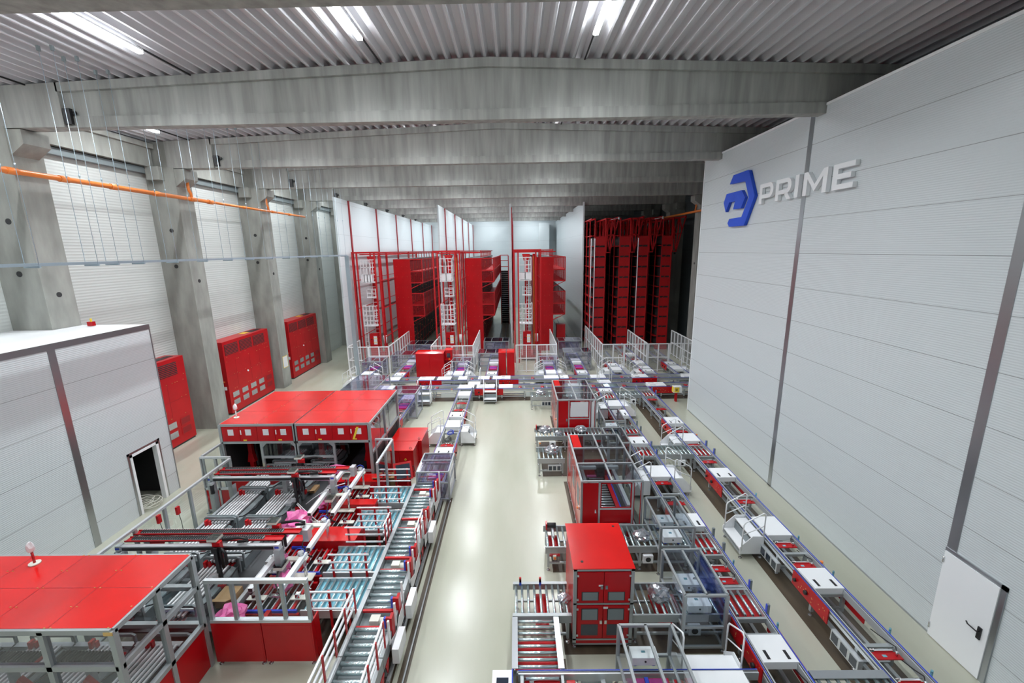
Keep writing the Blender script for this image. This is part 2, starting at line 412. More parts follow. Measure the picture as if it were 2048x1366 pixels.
def roller_mesh(L, r=.027, mt='roller'):
    return cached(('rol', round(L, 3), r, mt), lambda: G().cyl((0, 0, 0), (0, L, 0), r, 10).cyl((0, -.03, 0), (0, L+.03, 0), .009, 6, 1), [mt, 'black'], 'roller')

def conveyor(label, loc, rz, L, w=.75, h=.7, st=(), legs=None, group='belt conveyors', step=1.35, y00=.25):
    r = emp('belt_conveyor', label, 'conveyor', loc, rz, group)
    part_at(r, 'side_rail', rail_mesh(L, h, -1), (0, 0, 0)); part_at(r, 'side_rail', rail_mesh(L, h, 1), (w, 0, 0))
    n = max(1, int((L-2*y00)/step+.5)); ys = [y00+(L-2*y00)*i/n for i in range(n+1)]
    cm = cached(('cm', w, h), lambda: G().box(.07, -.04, h-.17, w-.07, .04, h-.10), 'alu', 'cross_member')
    cm2 = cached(('cm2', w), lambda: G().box(.07, -.03, .16, w-.07, .03, .22), 'alu', 'lower_cross_member')
    for y in ys:
        leg(r, .035, y, h-.17); leg(r, w-.035, y, h-.17)
        part_at(r, 'cross_member', cm, (0, y, 0)); part_at(r, 'lower_cross_member', cm2, (0, y, 0))
    part(r, 'lower_rail', G().box(.12, 0.1, .15, .2, L-.1, .2).box(w-.2, .1, .15, w-.12, L-.1, .2), 'alu')
    for s in st:
        k, y = s[0], s[1]
        if k == 'plate':
            Lp = s[2]; part(r, 'cover_plate', G().box(.05, y, h+.002, w-.05, y+Lp, h+.035).box(.09, y, h-.13, w-.09, y+.012, h), 'white')
        elif k == 'drive':
            Lp = s[2]; near = len(s) > 3
            d = part(r, 'drive_cover', G().box(.05, y, h+.004, w-.05, y+Lp, h+.045).box(.075, y, h-.12, w-.075, y+.02, h+.004), 'white')
            for xx in (.16, w-.22):
                part(d, 'vent_slot', G().box(xx, y+.1*Lp, h+.045, xx+.06, y+.42*Lp, h+.049), 'black')
            for xx in (-.03, w+.008):
                pa, pb = (y-.55, y+Lp+.02) if near else (y-.1, y+Lp+.5)
                g = G().box(xx, pa, h-.38, xx+.022, pb, h-.015)
                xo = xx-.004 if xx < 0 else xx+.022
                random.seed(int(y*100))
                for i in range(16):
                    py, pz = pa+.03+random.random()*(pb-pa-.08), h-.36+random.random()*.3
                    g.box(xo, py, pz, xo+.004, py+.02, pz+.02, 1)
                pnl = part(d, 'side_panel', g, ['red', 'brass'])
                gk = G()
                for i, py in enumerate((y+.15, y+.55)):
                    gk.cyl((xx-.05 if xx < 0 else xx+.07, py, h-.2), (xx+.01, py, h-.2), .05-.01*i, 10)
                part(d, 'bearing', gk, 'black')
        elif k == 'stop':
            g = G().box(.12, y, h-.1, w-.12, y+.16, h-.08).box(.2, y+.16, h-.14, w-.2, y+.2, h-.05, 1).box(.3, y+.05, h-.08, .38, y+.1, h-.077, 2)
            g.cyl((w-.2, y+.08, h-.08), (w-.2, y+.08, h+.01), .022, 8, 1).cyl((.14, y+.2, h-.06), (w-.14, y+.2, h-.06), .012, 6, 1)
            g.tube([(w-.2, y+.08, h-.02), (w-.12, y+.2, h), (w-.09, y+.4, h-.1), (w-.1, y+.8, h-.2)], .01, 5, 3)
            part(r, 'stopper_unit', g, ['red', 'chrome', 'teal', 'black'])
        elif k == 'rollers':
            Lp = s[2]; nr = s[3]
            part(r, 'base_plate', G().box(.08, y+.02, h-.16, w-.08, y+Lp-.02, h-.14), 'red')
            for j in range(int(nr)):
                part_at(r, 'roller', roller_mesh(Lp-.08, .03), (.14+(w-.28)*j/(nr-1), y+.04, h-.02))
            part(r, 'end_bar', G().box(.07, y-.06, h-.12, w-.07, y, h-.02), 'alu'); part(r, 'end_bar', G().box(.07, y+Lp, h-.12, w-.07, y+Lp+.05, h-.02), 'alu')
        elif k == 'belt':
            Lp = s[2]
            part(r, 'transfer_bed', G().box(.1, y, h-.1, w-.1, y+Lp, h-.07).box(.14, y+.05, h-.07, w-.14, y+Lp*.45, h-.03, 1).box(.14, y+Lp*.55, h-.07, w-.14, y+Lp*.95, h-.03, 1).box(.12, y+Lp*.46, h-.07, w-.12, y+Lp*.54, h-.02, 2), ['red', 'purple', 'blue'])
        elif k == 'ebox':
            Lp = s[2]; xx = -.02 if len(s) < 4 or s[3] < 0 else w+.0
            g = G().box(xx-.1, y, .2, xx, y+Lp, .46)
            for j in range(3): g.box(xx-.104, y+.04+j*Lp/3, .23, xx-.1, y+Lp/3-.03+j*Lp/3, .43, 1)
            part(r, 'electrical_box', g, ['alubright', 'steelgrey' if 0 else 'glassdark'])
        elif k == 'post':
            sx = s[2]; xx = w+.0 if sx > 0 else -.06
            part(r, 'guide_post', G().box(xx, y, h-.1, xx+.05, y+.06, h+.22).box(xx-.012 if sx > 0 else xx+.05, y, h, xx if sx > 0 else xx+.062, y+.06, h+.21, 1), ['steelgrey', s[3] if len(s) > 3 else 'blue'])
        elif k == 'sensor':
            part(r, 'sensor', G().box(w+.01, y, h-.06, w+.04, y+.03, h+.07).cyl((w+.025, y+.015, h+.06), (w+.025, y+.015, h+.11), .02, 8), 'teal')
        elif k == 'beacon':
            part(r, 'push_button', G().box(w+.01, y, h-.12, w+.09, y+.09, h-.02, 1).cyl((w+.05, y+.045, h-.02), (w+.05, y+.045, h+.03), .035, 10), ['orange', 'offwhite'])
        elif k == 'cable':
            g = G(); pts = [(w*.5+.13*math.cos(a*.5)*(1+.1*math.sin(a)), y+.18*math.sin(a*.5), h-.03+.004*a) for a in range(30)]
            part(r, 'cable_coil', g.tube(pts, .014, 6), s[2] if len(s) > 2 else 'black')
    return r

def roller_table(label, loc, rz, L, w=.95, h=.7, n=8, group='roller conveyors', flange=.0, film=None, step=1.2, extras=()):
    # local: rollers' axes along x, spaced along y
    r = emp('roller_conveyor', label, 'roller conveyor', loc, rz, group)
    g = G().box(0, 0, h-.16, .04, L, h+.02).box(0, 0, h+.02, .04+flange, L, h+.03)
    fm = 'flash' if flange > .06 else 'alu'
    part(r, 'side_frame', g, fm); part(r, 'side_frame', G().box(w-.04, 0, h-.16, w, L, h+.02).box(w-.04-flange, 0, h+.02, w, L, h+.03), fm)
    me = cached(('rx', round(w, 2)), lambda: G().cyl((.045, 0, 0), (w-.045, 0, 0), .03, 10).cyl((.02, 0, 0), (w-.02, 0, 0), .01, 6, 1), ['roller', 'black'], 'roller')
    for i in range(n): part_at(r, 'roller', me, (0, L*(i+.5)/n, h-.02))
    k = max(1, int(L/step+.5))
    for i in range(k+1):
        y = .08+(L-.16)*i/k
        leg(r, .04, y, h-.16, .06); leg(r, w-.04, y, h-.16, .06)
        part(r, 'cross_member', G().box(.04, y-.03, h-.2, w-.04, y+.03, h-.14).box(.04, y-.02, .2, w-.04, y+.02, .25), 'alu')
    part(r, 'lower_rail', G().box(.02, .1, .2, .06, L-.1, .25).box(w-.06, .1, .2, w-.02, L-.1, .25), 'alu')
    if film: part(r, 'tray', G().box(.05, .03, h-.12, w-.05, L-.03, h-.10), film)
    for s in extras:
        if s[0] == 'motor':
            part(r, 'gear_motor', G().box(w-.5, s[1]-.09, h-.42, w-.22, s[1]+.09, h-.24).cyl((w-.22, s[1], h-.33), (w-.04, s[1], h-.33), .075, 12).box(w-.56, s[1]-.05, h-.38, w-.5, s[1]+.05, h-.28), 'offwhite')
        if s[0] == 'fan':
            part(r, 'motor_box', G().box(w-.02, s[1], .28, w+.08, s[1]+.26, .5).cyl((w+.08, s[1]+.13, .39), (w+.09, s[1]+.13, .39), .07, 14, 1), ['white', 'black'])
        if s[0] == 'red':
            part(r, 'drive_plate', G().box(.06, s[1], h-.3, w-.06, s[1]+.3, h-.26), 'red')
        if s[0] == 'cyl':
            part(r, 'end_bumper', G().cyl((.0, s[1], h+.05), (w*.6, s[1], h+.05), .035, 10).box(.02, s[1]-.03, h-.1, .07, s[1]+.03, h+.06, 1), ['alubright', 'red'])
        if s[0] == 'btn':
            part(r, 'push_button', G().box(w, s[1], h-.3, w+.06, s[1]+.09, h-.2, 1).cyl((w+.06, s[1]+.045, h-.25), (w+.09, s[1]+.045, h-.25), .035, 10), ['orange', 'offwhite'])
        if s[0] == 'post':
            part(r, 'guide_post', G().box(.05, s[1], h, .09, s[1]+.05, h+.16, 1).box(.05, s[1], h+.08, .09, s[1]+.05, h+.2), ['red', 'blue'])
        if s[0] == 'ctrl':
            g = G().box(w-.02, s[1], .25, w+.05, s[1]+.5, .48)
            for j in range(3): g.box(w+.05, s[1]+.03+j*.16, .28, w+.054, s[1]+.15+j*.16, .45, 1)
            part(r, 'electrical_box', g, ['alubright', 'glassdark'])
    return r

def rail_loop(pts, r=.018): return G().tube(pts, r, 7)
def stair(label, loc, rz, w=1.0, h=.62, d=.62, group='white step units', double=False):
    # local: user climbs toward +x, treads run along y
    r = emp('step_unit', label, 'steps', loc, rz, group)
    part(r, 'tread', G().box(0, .03, h*.42, d*.5, w-.03, h*.42+.03), 'white'); part(r, 'tread', G().box(d*.5, .03, h-.03, d, w-.03, h), 'white')
    part(r, 'riser', G().box(d*.5, .03, h*.42+.03, d*.5+.015, w-.03, h-.1), 'steelgrey')
    for y in (0, w-.02):
        part(r, 'side_panel', G().prism([(-.02, .16), (d, .16), (d, h+.08), (d*.5, h+.08), (-.02, h*.42+.1)], 'y', y, y+.02), 'white')
        part(r, 'handrail', rail_loop([(.03, y+.01, h*.4), (.03, y+.01, h+.42), (.07, y+.01, h+.5), (d-.08, y+.01, h+.78), (d-.02, y+.01, h+.74), (d-.02, y+.01, h)]).tube([(.03, y+.01, h+.12), (d-.02, y+.01, h+.40)], .013, 6), 'white')
    for y in (.05, w-.05):
        for x in (.04, d-.04): leg(r, x, y, .2, .05, 'alu')
    part(r, 'base_frame', G().box(0, .02, .13, d, w-.02, .18), 'alu')
    return r

def frame_bars(x0, y0, z0, x1, y1, z1, s=.045, xs=(), ys=(), top_only=False, mids=()):
    g = G(); h = s/2
    for z in (z0, z1)+tuple(mids):
        if top_only and z == z0: continue
        for y in (y0, y1): g.box(x0, y-h, z-h, x1, y+h, z+h)
        for x in (x0, x1): g.box(x-h, y0, z-h, x+h, y1, z+h)
    for x in xs: g.box(x-h, y0, z1-h, x+h, y1, z1+h)
    for y in ys: g.box(x0, y-h, z1-h, x1, y+h, z1+h)
    return g
def post_mesh(h, s): return cached(('post', round(h, 3), s), lambda: G().box(-s/2, -s/2, 0, s/2, s/2, h), 'alu', 'post')
def clear_box(label, x0, y0, x1, y1, zt, zb=.12, xs=(), ys=(), glass='clear', s=.05, sides='lrfb', mids=(), zg=None, group='clear guard enclosures'):
    r = emp('guard_enclosure', label, 'machine guard', (x0, y0, 0), group=group); o = (x0, y0, 0)
    def W(g): g.v = [(a-o[0], b-o[1], c) for a, b, c in g.v]; return g
    part(r, 'frame', W(frame_bars(x0, y0, zb, x1, y1, zt, s, xs, ys, False, mids)), 'alu')
    for x in (x0, x1):
        for y in (y0, y1):
            p = part_at(r, 'post', post_mesh(zt-.1, s*1.25), (x-x0, y-y0, .1)); part_at(p, 'foot', foot_mesh(), (0, 0, -.1))
    X = [x0]+sorted(xs)+[x1]; Y = [y0]+sorted(ys)+[y1]
    for i in range(len(X)-1):
        for j in range(len(Y)-1):
            part(r, 'top_pane', W(G().box(X[i]+.02, Y[j]+.02, zt+.022, X[i+1]-.02, Y[j+1]-.02, zt+.028)), glass)
    zg = zb if zg is None else zg
    if 'l' in sides: part(r, 'side_pane', W(G().box(x0-.003, y0, zg, x0+.003, y1, zt)), glass)
    if 'r' in sides: part(r, 'side_pane', W(G().box(x1-.003, y0, zg, x1+.003, y1, zt)), glass)
    if 'f' in sides: part(r, 'side_pane', W(G().box(x0, y0-.003, zg, x1, y0+.003, zt)), glass)
    if 'b' in sides: part(r, 'side_pane', W(G().box(x0, y1-.003, zg, x1, y1+.003, zt)), glass)
    return r
def printer(label, x, y, z=.72, w=.5, d=.35, h=.17):
    r = emp('white_tool_box', label, 'machine head', (x, y, z), group='white boxes over the cross conveyors')
    part(r, 'housing', G().box(0, 0, .07, w, d, .07+h), 'white')
    part(r, 'bracket', G().box(.05, .05, 0, .1, d, .07).box(w-.1, .05, 0, w-.05, d, .07), 'blue')
    part(r, 'sticker', G().box(w*.4, d*.45, .07+h, w*.55, d*.62, .073+h), 'teal')
    part(r, 'lock', G().cyl((w*.5, 0, .16), (w*.5, -.008, .16), .02, 10), 'black')
    return r
def film_bundle(label, x, y, z=.72, r=.2, seed=1, m='film'):
    g = G(); g.blob((0, 0, r*.42), r*.92, seed, .3, 3, 0, (1, .9, .6))
    return solo('film_bundle', g, m, label, 'film bundle', (x, y, z), group='crumpled clear film bundles')
def coords(o): return o
# ================================================================== right-hand lines
R1X, R2X, CW = 4.58, 6.78, .77
def st_(base, *a): return [(k[0], k[1]-base)+tuple(k[2:]) for k in a]
conveyor('long silver conveyor nearer the aisle, running to the hall crossing beside the clear guards', (R1X, 4.6, 0), 0, 18.95, CW, st=st_(4.6,
    ('rollers', 5.0, 1.1, 4), ('stop', 6.2), ('drive', 6.75, .6), ('rollers', 7.85, .75, 4), ('stop', 8.85), ('stop', 9.25), ('ebox', 8.8, .7),
    ('rollers', 9.8, .8, 4), ('drive', 10.85, .62), ('stop', 12.1), ('plate', 13.6, .8), ('stop', 13.3), ('rollers', 15.2, .8, 4), ('drive', 16.2, .65), ('stop', 17.0),
    ('rollers', 17.3, .8, 4), ('drive', 19.2, .75), ('plate', 20.5, .85), ('stop', 20.1), ('rollers', 21.8, .9, 4), ('drive', 22.8, .5),
    ('post', 7.9, 1), ('post', 8.6, 1), ('post', 9.9, 1, 'steelgrey'), ('post', 10.5, 1, 'steelgrey'), ('post', 15.3, 1), ('post', 16.0, 1), ('sensor', 7.55), ('sensor', 9.4), ('post', 17.5, 1, 'steelgrey'), ('post', 18.1, 1, 'steelgrey')))
conveyor('long silver conveyor nearest the logo wall, its outer edge striped blue', (R2X, 4.3, 0), 0, 19.25, CW, st=st_(4.3,
    ('rollers', 5.0, 1.1, 4), ('stop', 6.3), ('stop', 6.9), ('ebox', 7.0, .75), ('drive', 8.55, .65, 1), ('stop', 9.35), ('stop', 10.1), ('ebox', 9.7, .75),
    ('plate', 10.45, .85), ('stop', 12.15), ('drive', 13.5, .65, 1), ('stop', 14.75), ('rollers', 15.2, .85, 4), ('stop', 16.15), ('plate', 16.4, .75),
    ('drive', 18.2, .75, 1), ('stop', 17.5), ('stop', 20.2), ('rollers', 22.1, .9, 4), ('stop', 21.6), ('post', 6.1, 1, 'steelgrey'), ('post', 15.3, 1), ('post', 16.0, 1),
    ('post', 22.3, 1), ('post', 23.0, 1), ('sensor', 6.5), ('sensor', 7.4), ('sensor', 9.0), ('sensor', 10.3), ('sensor', 12.4), ('beacon', 9.4), ('beacon', 17.0)))
# foreground line across the bottom of the picture
conveyor('silver conveyor crossing the bottom edge of the picture, blue strip along its far rail', (-.05, 6.65, 0), -PI/2, 4.5, CW,
         st=[('plate', 3.1, 1.1), ('belt', 1.95, .85), ('stop', .9), ('rollers', .1, .7, 4), ('ebox', 1.2, .6), ('stop', 2.9)])
r = emp('control_desk', 'white control desk with a dark screen at the bottom edge beside the aisle', 'control desk', (-.35, 6.35, 0))
part(r, 'housing', G().box(-.18, -.5, 0, .18, .25, .78), 'white'); part(r, 'screen', G().box(-.1, -.3, .78, .12, .1, .785), 'glassdark'); part(r, 'edge_strip', G().box(.18, -.5, .6, .2, .25, .8), 'blue')

def RT(label, x0, x1, ynear, yfar, n, **k): return roller_table(label, (x0, yfar, 0), -PI/2, x1-x0, yfar-ynear, n=n, **k)
RT('roller conveyor end with two red and blue guides, left of the tall red cabinet', -.16, 1.12, 7.86, 8.85, 9, flange=.04, extras=[('post', .15), ('post', .62), ('red', .5)])
RT('roller conveyor between the tall red cabinet and the long conveyor, film bundle on it', 2.44, 4.55, 7.86, 8.8, 13, extras=[('red', .6), ('fan', 1.2)])
roller_table('wide-flanged roller conveyor coming toward the camera at the bottom beside the aisle', (-.17, 6.67, 0), 0, 1.17, 1.0, n=8, flange=.075, extras=[('red', .6), ('red', .2)])
RT('roller conveyor passing behind the tall red cabinet, stub end sticking out into the aisle', .7, 4.55, 10.05, 11.0, 25, extras=[('cyl', .25), ('btn', .2), ('red', 1.6), ('fan', 2.6), ('red', .1)])
RT('roller conveyor stub at the left side of the large glass-topped red cell, nearer one', .74, 1.78, 15.0, 16.0, 6, extras=[('ctrl', .4)])
RT('roller conveyor between the two glass-topped red cells, bundles at its left end', .75, 4.5, 17.0, 17.9, 25, extras=[('fan', .6), ('btn', .15), ('red', 1.4), ('red', 2.6)])
RT('roller conveyor stub left of the farther red cell, near the hall crossing', .72, 4.5, 22.0, 22.9, 16, extras=[('ctrl', .6)])
RT('short roller bridge between the two long conveyors, in front of the white steps', 5.37, 6.76, 15.25, 16.05, 9, extras=[('fan', .8)])
RT('short roller bridge between the two long conveyors next to the hall crossing', 5.37, 6.76, 22.15, 22.9, 8, extras=[('fan', .8)])
RT('short roller bridge between the two long conveyors at the bottom edge, plate along it', 5.37, 6.76, 5.2, 6.6, 8, flange=.12)
for i, (x, y, z, rr, lab) in enumerate([(1.0, 8.3, .71, .16, 'leaning against the left face of the tall red cabinet'), (3.15, 8.35, .71, .27, 'right of the tall red cabinet'), (2.6, 10.55, .71, .27, 'behind the right edge of the tall red cabinet'),
        (3.35, 10.4, .71, .25, 'beside the first clear guard'), (1.35, 15.55, .71, .3, 'round, left of the large red cell'), (1.2, 17.45, .71, .3, 'leftmost between the two red cells'),
        (1.75, 17.2, .71, .18, 'second on the rollers between the red cells'), (2.75, 17.5, .71, .28, 'in front of the farther red cell'), (1.3, 22.4, .71, .3, 'on the stub near the hall crossing'), (4.1, 8.6, .71, .25, 'inside the clear guard beside the white box')]):
    film_bundle('crumpled clear film bundle on rollers, '+lab, x, y, z, rr, i+1)

# tall red cabinet
def bolts(g, x0, x1, y, z, n, m):
    for i in range(n):
        x = x0+(x1-x0)*(i+.5)/n; g.box(x, y-.004, z, x+.015, y, z+.015, m)
r = emp('machine_cabinet', 'tall red four-door machine cabinet with a plain red lid, standing by the aisle', 'machine cabinet', (1.13, 7.75, 0)); W_, D_, H_ = 1.27, 1.5, 2.0
part(r, 'body', G().box(.02, .02, .12, W_-.02, D_-.02, H_-.02), 'red')
g = G().box(-.01, -.01, H_-.02, W_+.01, D_+.01, H_)
part(r, 'lid', g, 'redlit')
g = G()
for x, y in ((.2, .2), (W_-.15, D_-.12)): g.cyl((x, y, H_), (x, y, H_+.006), .03, 14)
part(r, 'plug', g, 'black')
g = G()
for x in (0, W_-.07): g.box(x, -.012, .12, x+.07, .05, H_-.02)
for z in (.22, 1.12, H_-.06): g.box(0, -.012, z, W_, .0, z+.04)
g.box(0, -.012, .1, W_, 0, .14)
part(r, 'frame', g, 'alu')
for i, x in enumerate((.09, W_/2+.005)):
    for zz, hh in ((.28, .82), (1.18, .74)):
        d = part(r, 'door', G().box(x, -.022, zz, x+W_/2-.1, .0, zz+hh), 'red')
        sx = x+.08
        if zz < 1:
            part(d, 'window', G().box(sx, -.026, zz+.08, sx+.36, -.02, zz+.36), 'glassdark')
            part(d, 'covered_window', G().box(sx, -.026, zz+.47, sx+.36, -.02, zz+.76).box(sx+.02, -.034, zz+.48, sx+.34, -.025, zz+.74, 1), ['dark', 'steelgrey'])
        else:
            part(d, 'covered_window', G().box(sx, -.026, zz+.06, sx+.36, -.02, zz+.27).box(sx+.02, -.034, zz+.07, sx+.34, -.025, zz+.26, 1), ['dark', 'steelgrey'])
        lx = W_/2-.07 if i == 0 else W_/2+.03
        part(d, 'latch', G().box(lx, -.036, zz+hh*.46, lx+.05, -.02, zz+hh*.46+.09), 'chrome')
        hx = x-.02 if i == 0 else x+W_/2-.12
        part(d, 'hinge', G().box(hx, -.034, zz+.06, hx+.04, -.02, zz+.1).box(hx, -.034, zz+hh-.1, hx+.04, -.02, zz+hh-.06), 'alubright')
part(r, 'warning_label', G().box(W_/2-.11, -.026, 1.58, W_/2-.02, -.021, 1.62).box(W_/2+.0, -.026, 1.03, W_/2+.1, -.021, 1.08), 'paper')
part(r, 'plinth', G().box(.07, -.008, .14, W_-.07, 0, .22), 'red')
for x in (.05, W_-.05):
    for y in (.05, D_-.05): part_at(r, 'foot', foot_mesh(), (x, y, 0))

# glass-topped red cells
def red_cell(label, x0, y0, x1, y1, H, covered=False):
    r = emp('machine_cell', label, 'machine cell', (x0, y0, 0), group='glass-topped red machine cells'); Wd, Dp = x1-x0, y1-y0
    s = .05
    g = frame_bars(0, 0, .12, Wd, Dp, H, s, xs=(Wd*.5,), ys=(Dp/3, Dp*2/3)); g.box(Wd*.28, -.025, .12, Wd*.31, .025, H); g.box(Wd*.83, -.025, .12, Wd*.86, .025, H); g.box(Wd*.31, -.025, 1.05, Wd*.83, .025, 1.1)
    g.box(Wd*.3, Dp-.025, .12, Wd*.33, Dp+.025, H); g.box(Wd*.8, Dp-.025, .12, Wd*.83, Dp+.025, H)
    part(r, 'frame', g, 'alubright')
    for x in (0, Wd):
        for y in (0, Dp/3, Dp*2/3, Dp):
            p = part_at(r, 'post', post_mesh(H-.1, .06), (x, y, .1)); part_at(p, 'foot', foot_mesh(), (0, 0, -.1))
    for i in range(3):
        a, b = Dp*i/3+.03, Dp*(i+1)/3-.03
        part(r, 'side_panel', G().box(-.02, a, .12, .0, b, H-.03).box(-.024, a+.25, .9, -.019, b-.25, 1.55, 1), ['redlit', 'paper' if 0 else 'steelgrey'])
        part(r, 'top_pane', G().box(.04, a, H+.02, Wd/2-.03, b, H+.026), 'greyclear'); part(r, 'top_pane', G().box(Wd/2+.03, a, H+.02, Wd-.03, b, H+.026), 'greyclear')
        if i < 2 or covered: part(r, 'side_pane', G().box(Wd-.003, a, .2, Wd+.003, b, H-.03), 'clear')
        else: part(r, 'side_pane', G().box(Wd-.003, a, .2, Wd+.003, b, H-.03), 'clear')
    part(r, 'top_sheet', G().box(.05, Dp*2/3+.03, H+.02, .32, Dp-.05, H+.032), 'redlit')
    d = part(r, 'door', G().box(.04, -.02, .2, Wd*.28-.01, 0, H-.05), 'red'); part(d, 'latch', G().box(Wd*.28-.1, -.035, .95, Wd*.28-.04, -.02, 1.07), 'chrome')
    part(r, 'front_sheet', G().box(Wd*.31, -.015, .62, Wd*.83, 0, 1.04).box(Wd*.31, -.015, .12, Wd*.37, 0, .62).box(Wd*.77, -.015, .12, Wd*.83, 0, .62), 'red')
    part(r, 'base_sheet', G().box(.0, -.01, .03, Wd, 0, .14).box(-.012, 0, .03, 0, Dp, .12), 'red')
    g = G().box(Wd*.86, -.012, .14, Wd*.875, 0, H-.05).box(Wd-.05, -.012, .14, Wd-.03, 0, H-.05).box(Wd*.31, -.012, 1.1, Wd*.33, 0, H-.05).box(Wd*.81, -.012, 1.1, Wd*.83, 0, H-.05)
    g.box(Wd*.31, -.012, 1.1, Wd*.83, 0, 1.13).box(Wd*.31, -.012, H-.07, Wd*.83, 0, H-.04); part(r, 'window_frame', g, 'red')
    if covered:
        part(r, 'window_cover', G().box(Wd*.34, -.02, 1.16, Wd*.8, -.01, H-.1), 'paper'); part(r, 'window_cover', G().box(Wd*.89, -.02, .4, Wd*.96, -.01, H-.1), 'paper')
    else: part(r, 'window_pane', G().box(Wd*.33, -.004, 1.13, Wd*.81, .002, H-.07), 'clear')
    part(r, 'back_sheet', G().box(.03, Dp, .12, Wd*.3, Dp+.012, H-.04).box(Wd*.33, Dp, .12, Wd*.8, Dp+.012, 1.0), 'red')
    # inside
    for j in range(15):
        y = .18+j*(Dp*.66)/15
        part_at(r, 'roller', cached(('inr', round(Wd, 2)), lambda: G().cyl((Wd*.33, 0, 0), (Wd*.62, 0, 0), .028, 8).cyl((Wd*.28, 0, 0), (Wd*.33, 0, 0), .045, 10, 1).cyl((Wd*.62, 0, 0), (Wd*.67, 0, 0), .045, 10, 1), ['alubright', 'black'], 'roller'), (0, y, .82))
    part(r, 'inner_beam', G().box(Wd*.17, .1, 1.0, Wd*.23, Dp*.85, 1.12).box(Wd*.78, .1, 1.0, Wd*.84, Dp*.85, 1.12).box(Wd*.13, .3, .85, Wd*.16, Dp*.8, .95, 1), ['alubright', 'black'])
    part(r, 'belt_guide', G().box(Wd*.63, .1, .72, Wd*.70, Dp*.7, .9).box(Wd*.695, .1, .75, Wd*.71, Dp*.7, .93, 1), ['red', 'blue'])
    part(r, 'cross_carriage', G().box(Wd*.12, Dp*.62, 1.25, Wd*.88, Dp*.66, 1.34).box(Wd*.45, Dp*.58, 1.05, Wd*.6, Dp*.7, 1.4, 1).box(.1, Dp*.72, .6, Wd*.8, Dp*.74, 1.1, 2).cyl((Wd*.3, Dp*.8, 1.1), (Wd*.6, Dp*.8, 1.1), .07, 10, 1), ['alubright', 'black', 'red'])
    part(r, 'pink_sheet', G().box(Wd*.3, Dp*.68, .86, Wd*.6, Dp*.71, .9), 'pink')
    part(r, 'floor_tray', G().box(.06, .06, .13, Wd-.06, Dp-.06, .16).box(.1, .1, .16, Wd*.26, Dp-.1, .6), 'dark')
    for j in range(3 if not covered else 0): part_at(r, 'outfeed_roller', cached('outr', lambda: G().cyl((0, 0, 0), (.75, 0, 0), .035, 10), 'roller', 'outfeed_roller'), (Wd*.38, -.1-.08*j, .62-.03*j))
    if not covered: part(r, 'outfeed_slot', G().box(Wd*.37, -.01, .45, Wd*.77, .02, .62).box(Wd*.36, -.3, .42, Wd*.375, 0, .6, 1).box(Wd*.8, -.3, .42, Wd*.815, 0, .6, 1), ['black', 'steelgrey'])
    else: part(r, 'outfeed_slot', G().box(Wd*.37, -.012, .45, Wd*.77, .0, .62), 'black')
    part(r, 'push_button', G().box(-.05, .2, .9, -.02, .3, 1.0).cyl((-.05, .25, .95), (-.1, .25, .95), .03, 10, 1), ['offwhite', 'orange'])
    return r
red_cell('long red machine cell with glass roof bars, behind the tall red cabinet', 1.83, 11.25, 3.58, 14.4, 1.95)
red_cell('farther red machine cell with glass roof and a white-covered front window', 1.8, 18.1, 3.5, 21.0, 1.95, True)

clear_box('clear guard over the rollers behind and right of the tall red cabinet', 3.69, 9.9, 4.55, 11.27, 1.4, .7, xs=(4.15,), glass='greyclear', sides='lr', zg=.72)
clear_box('clear guard over a white box, directly right of the tall red cabinet', 3.45, 7.66, 4.33, 9.05, 1.4, .12, xs=(3.9,), glass='greyclear', mids=(.62,))
clear_box('clear guard standing over the foreground conveyor at the bottom edge', 1.9, 5.6, 2.9, 6.95, 1.4, .7, xs=(2.4,), glass='clear', sides='lr', zg=.75)
clear_box('clear guard right of the farther red cell', 3.68, 17.0, 4.55, 18.35, 1.4, .7, xs=(4.12,), glass='greyclear', sides='lr', zg=.72)
clear_box('clear guard beside the far end of the large red cell', 3.42, 14.9, 4.2, 16.25, 1.4, .7, xs=(3.8,), glass='greyclear', sides='lr', zg=.72)
_b = [o for o in C.objects if o.name.startswith('guard_enclosure')][1]; part(_b, 'blue_film', G().box(.86, .1, .5, .87, 1.3, 1.35), 'bluefilm')
printer('white tool box with a teal sticker under the clear guard behind the tall red cabinet', 3.85, 10.1, .72)
printer('second white tool box at the back of the same clear guard', 3.85, 10.75, .72)
printer('white tool box under the clear guard directly right of the tall red cabinet, near end', 3.62, 7.85, .72)
printer('white tool box at the back of the clear guard right of the tall red cabinet', 3.62, 8.45, .72)
printer('white tool box under the bottom clear guard, beyond the foreground conveyor', 2.1, 6.66, .72, .5, .25)
printer('white tool box under the clear guard right of the farther red cell', 3.85, 17.5, .72)

stair('white two-step unit at the outer long conveyor, nearest of its kind there', (6.12, 10.45, 0), 0, 1.0)
stair('white two-step unit at the outer long conveyor beside the roller bridge', (6.12, 16.3, 0), 0, .85)
stair('white two-step unit left of the inner long conveyor, behind the large red cell', (3.92, 13.4, 0), 0, .9)
stair('white two-step unit between the long conveyors, on the right side of the inner one', (6.0, 14.5, 0), PI, .95)
stair('white two-step unit by the farther red cell, left of the inner long conveyor', (3.92, 20.3, 0), 0, .9)
stair('white two-step unit between the long conveyors near the hall crossing', (6.0, 21.5, 0), PI, .95)
stair('white step unit at the bottom of the picture behind the foreground conveyor', (3.05, 7.32, 0), -PI/2, 1.15)
r = emp('red_stop_device', 'small red and blue end stop on the frame right of the tall red cabinet', 'end stop', (2.5, 8.82, .7)); part(r, 'housing', G().box(0, 0, 0, .22, .1, .18), 'red'); part(r, 'pad', G().box(.03, -.02, .03, .19, 0, .13), 'blue')
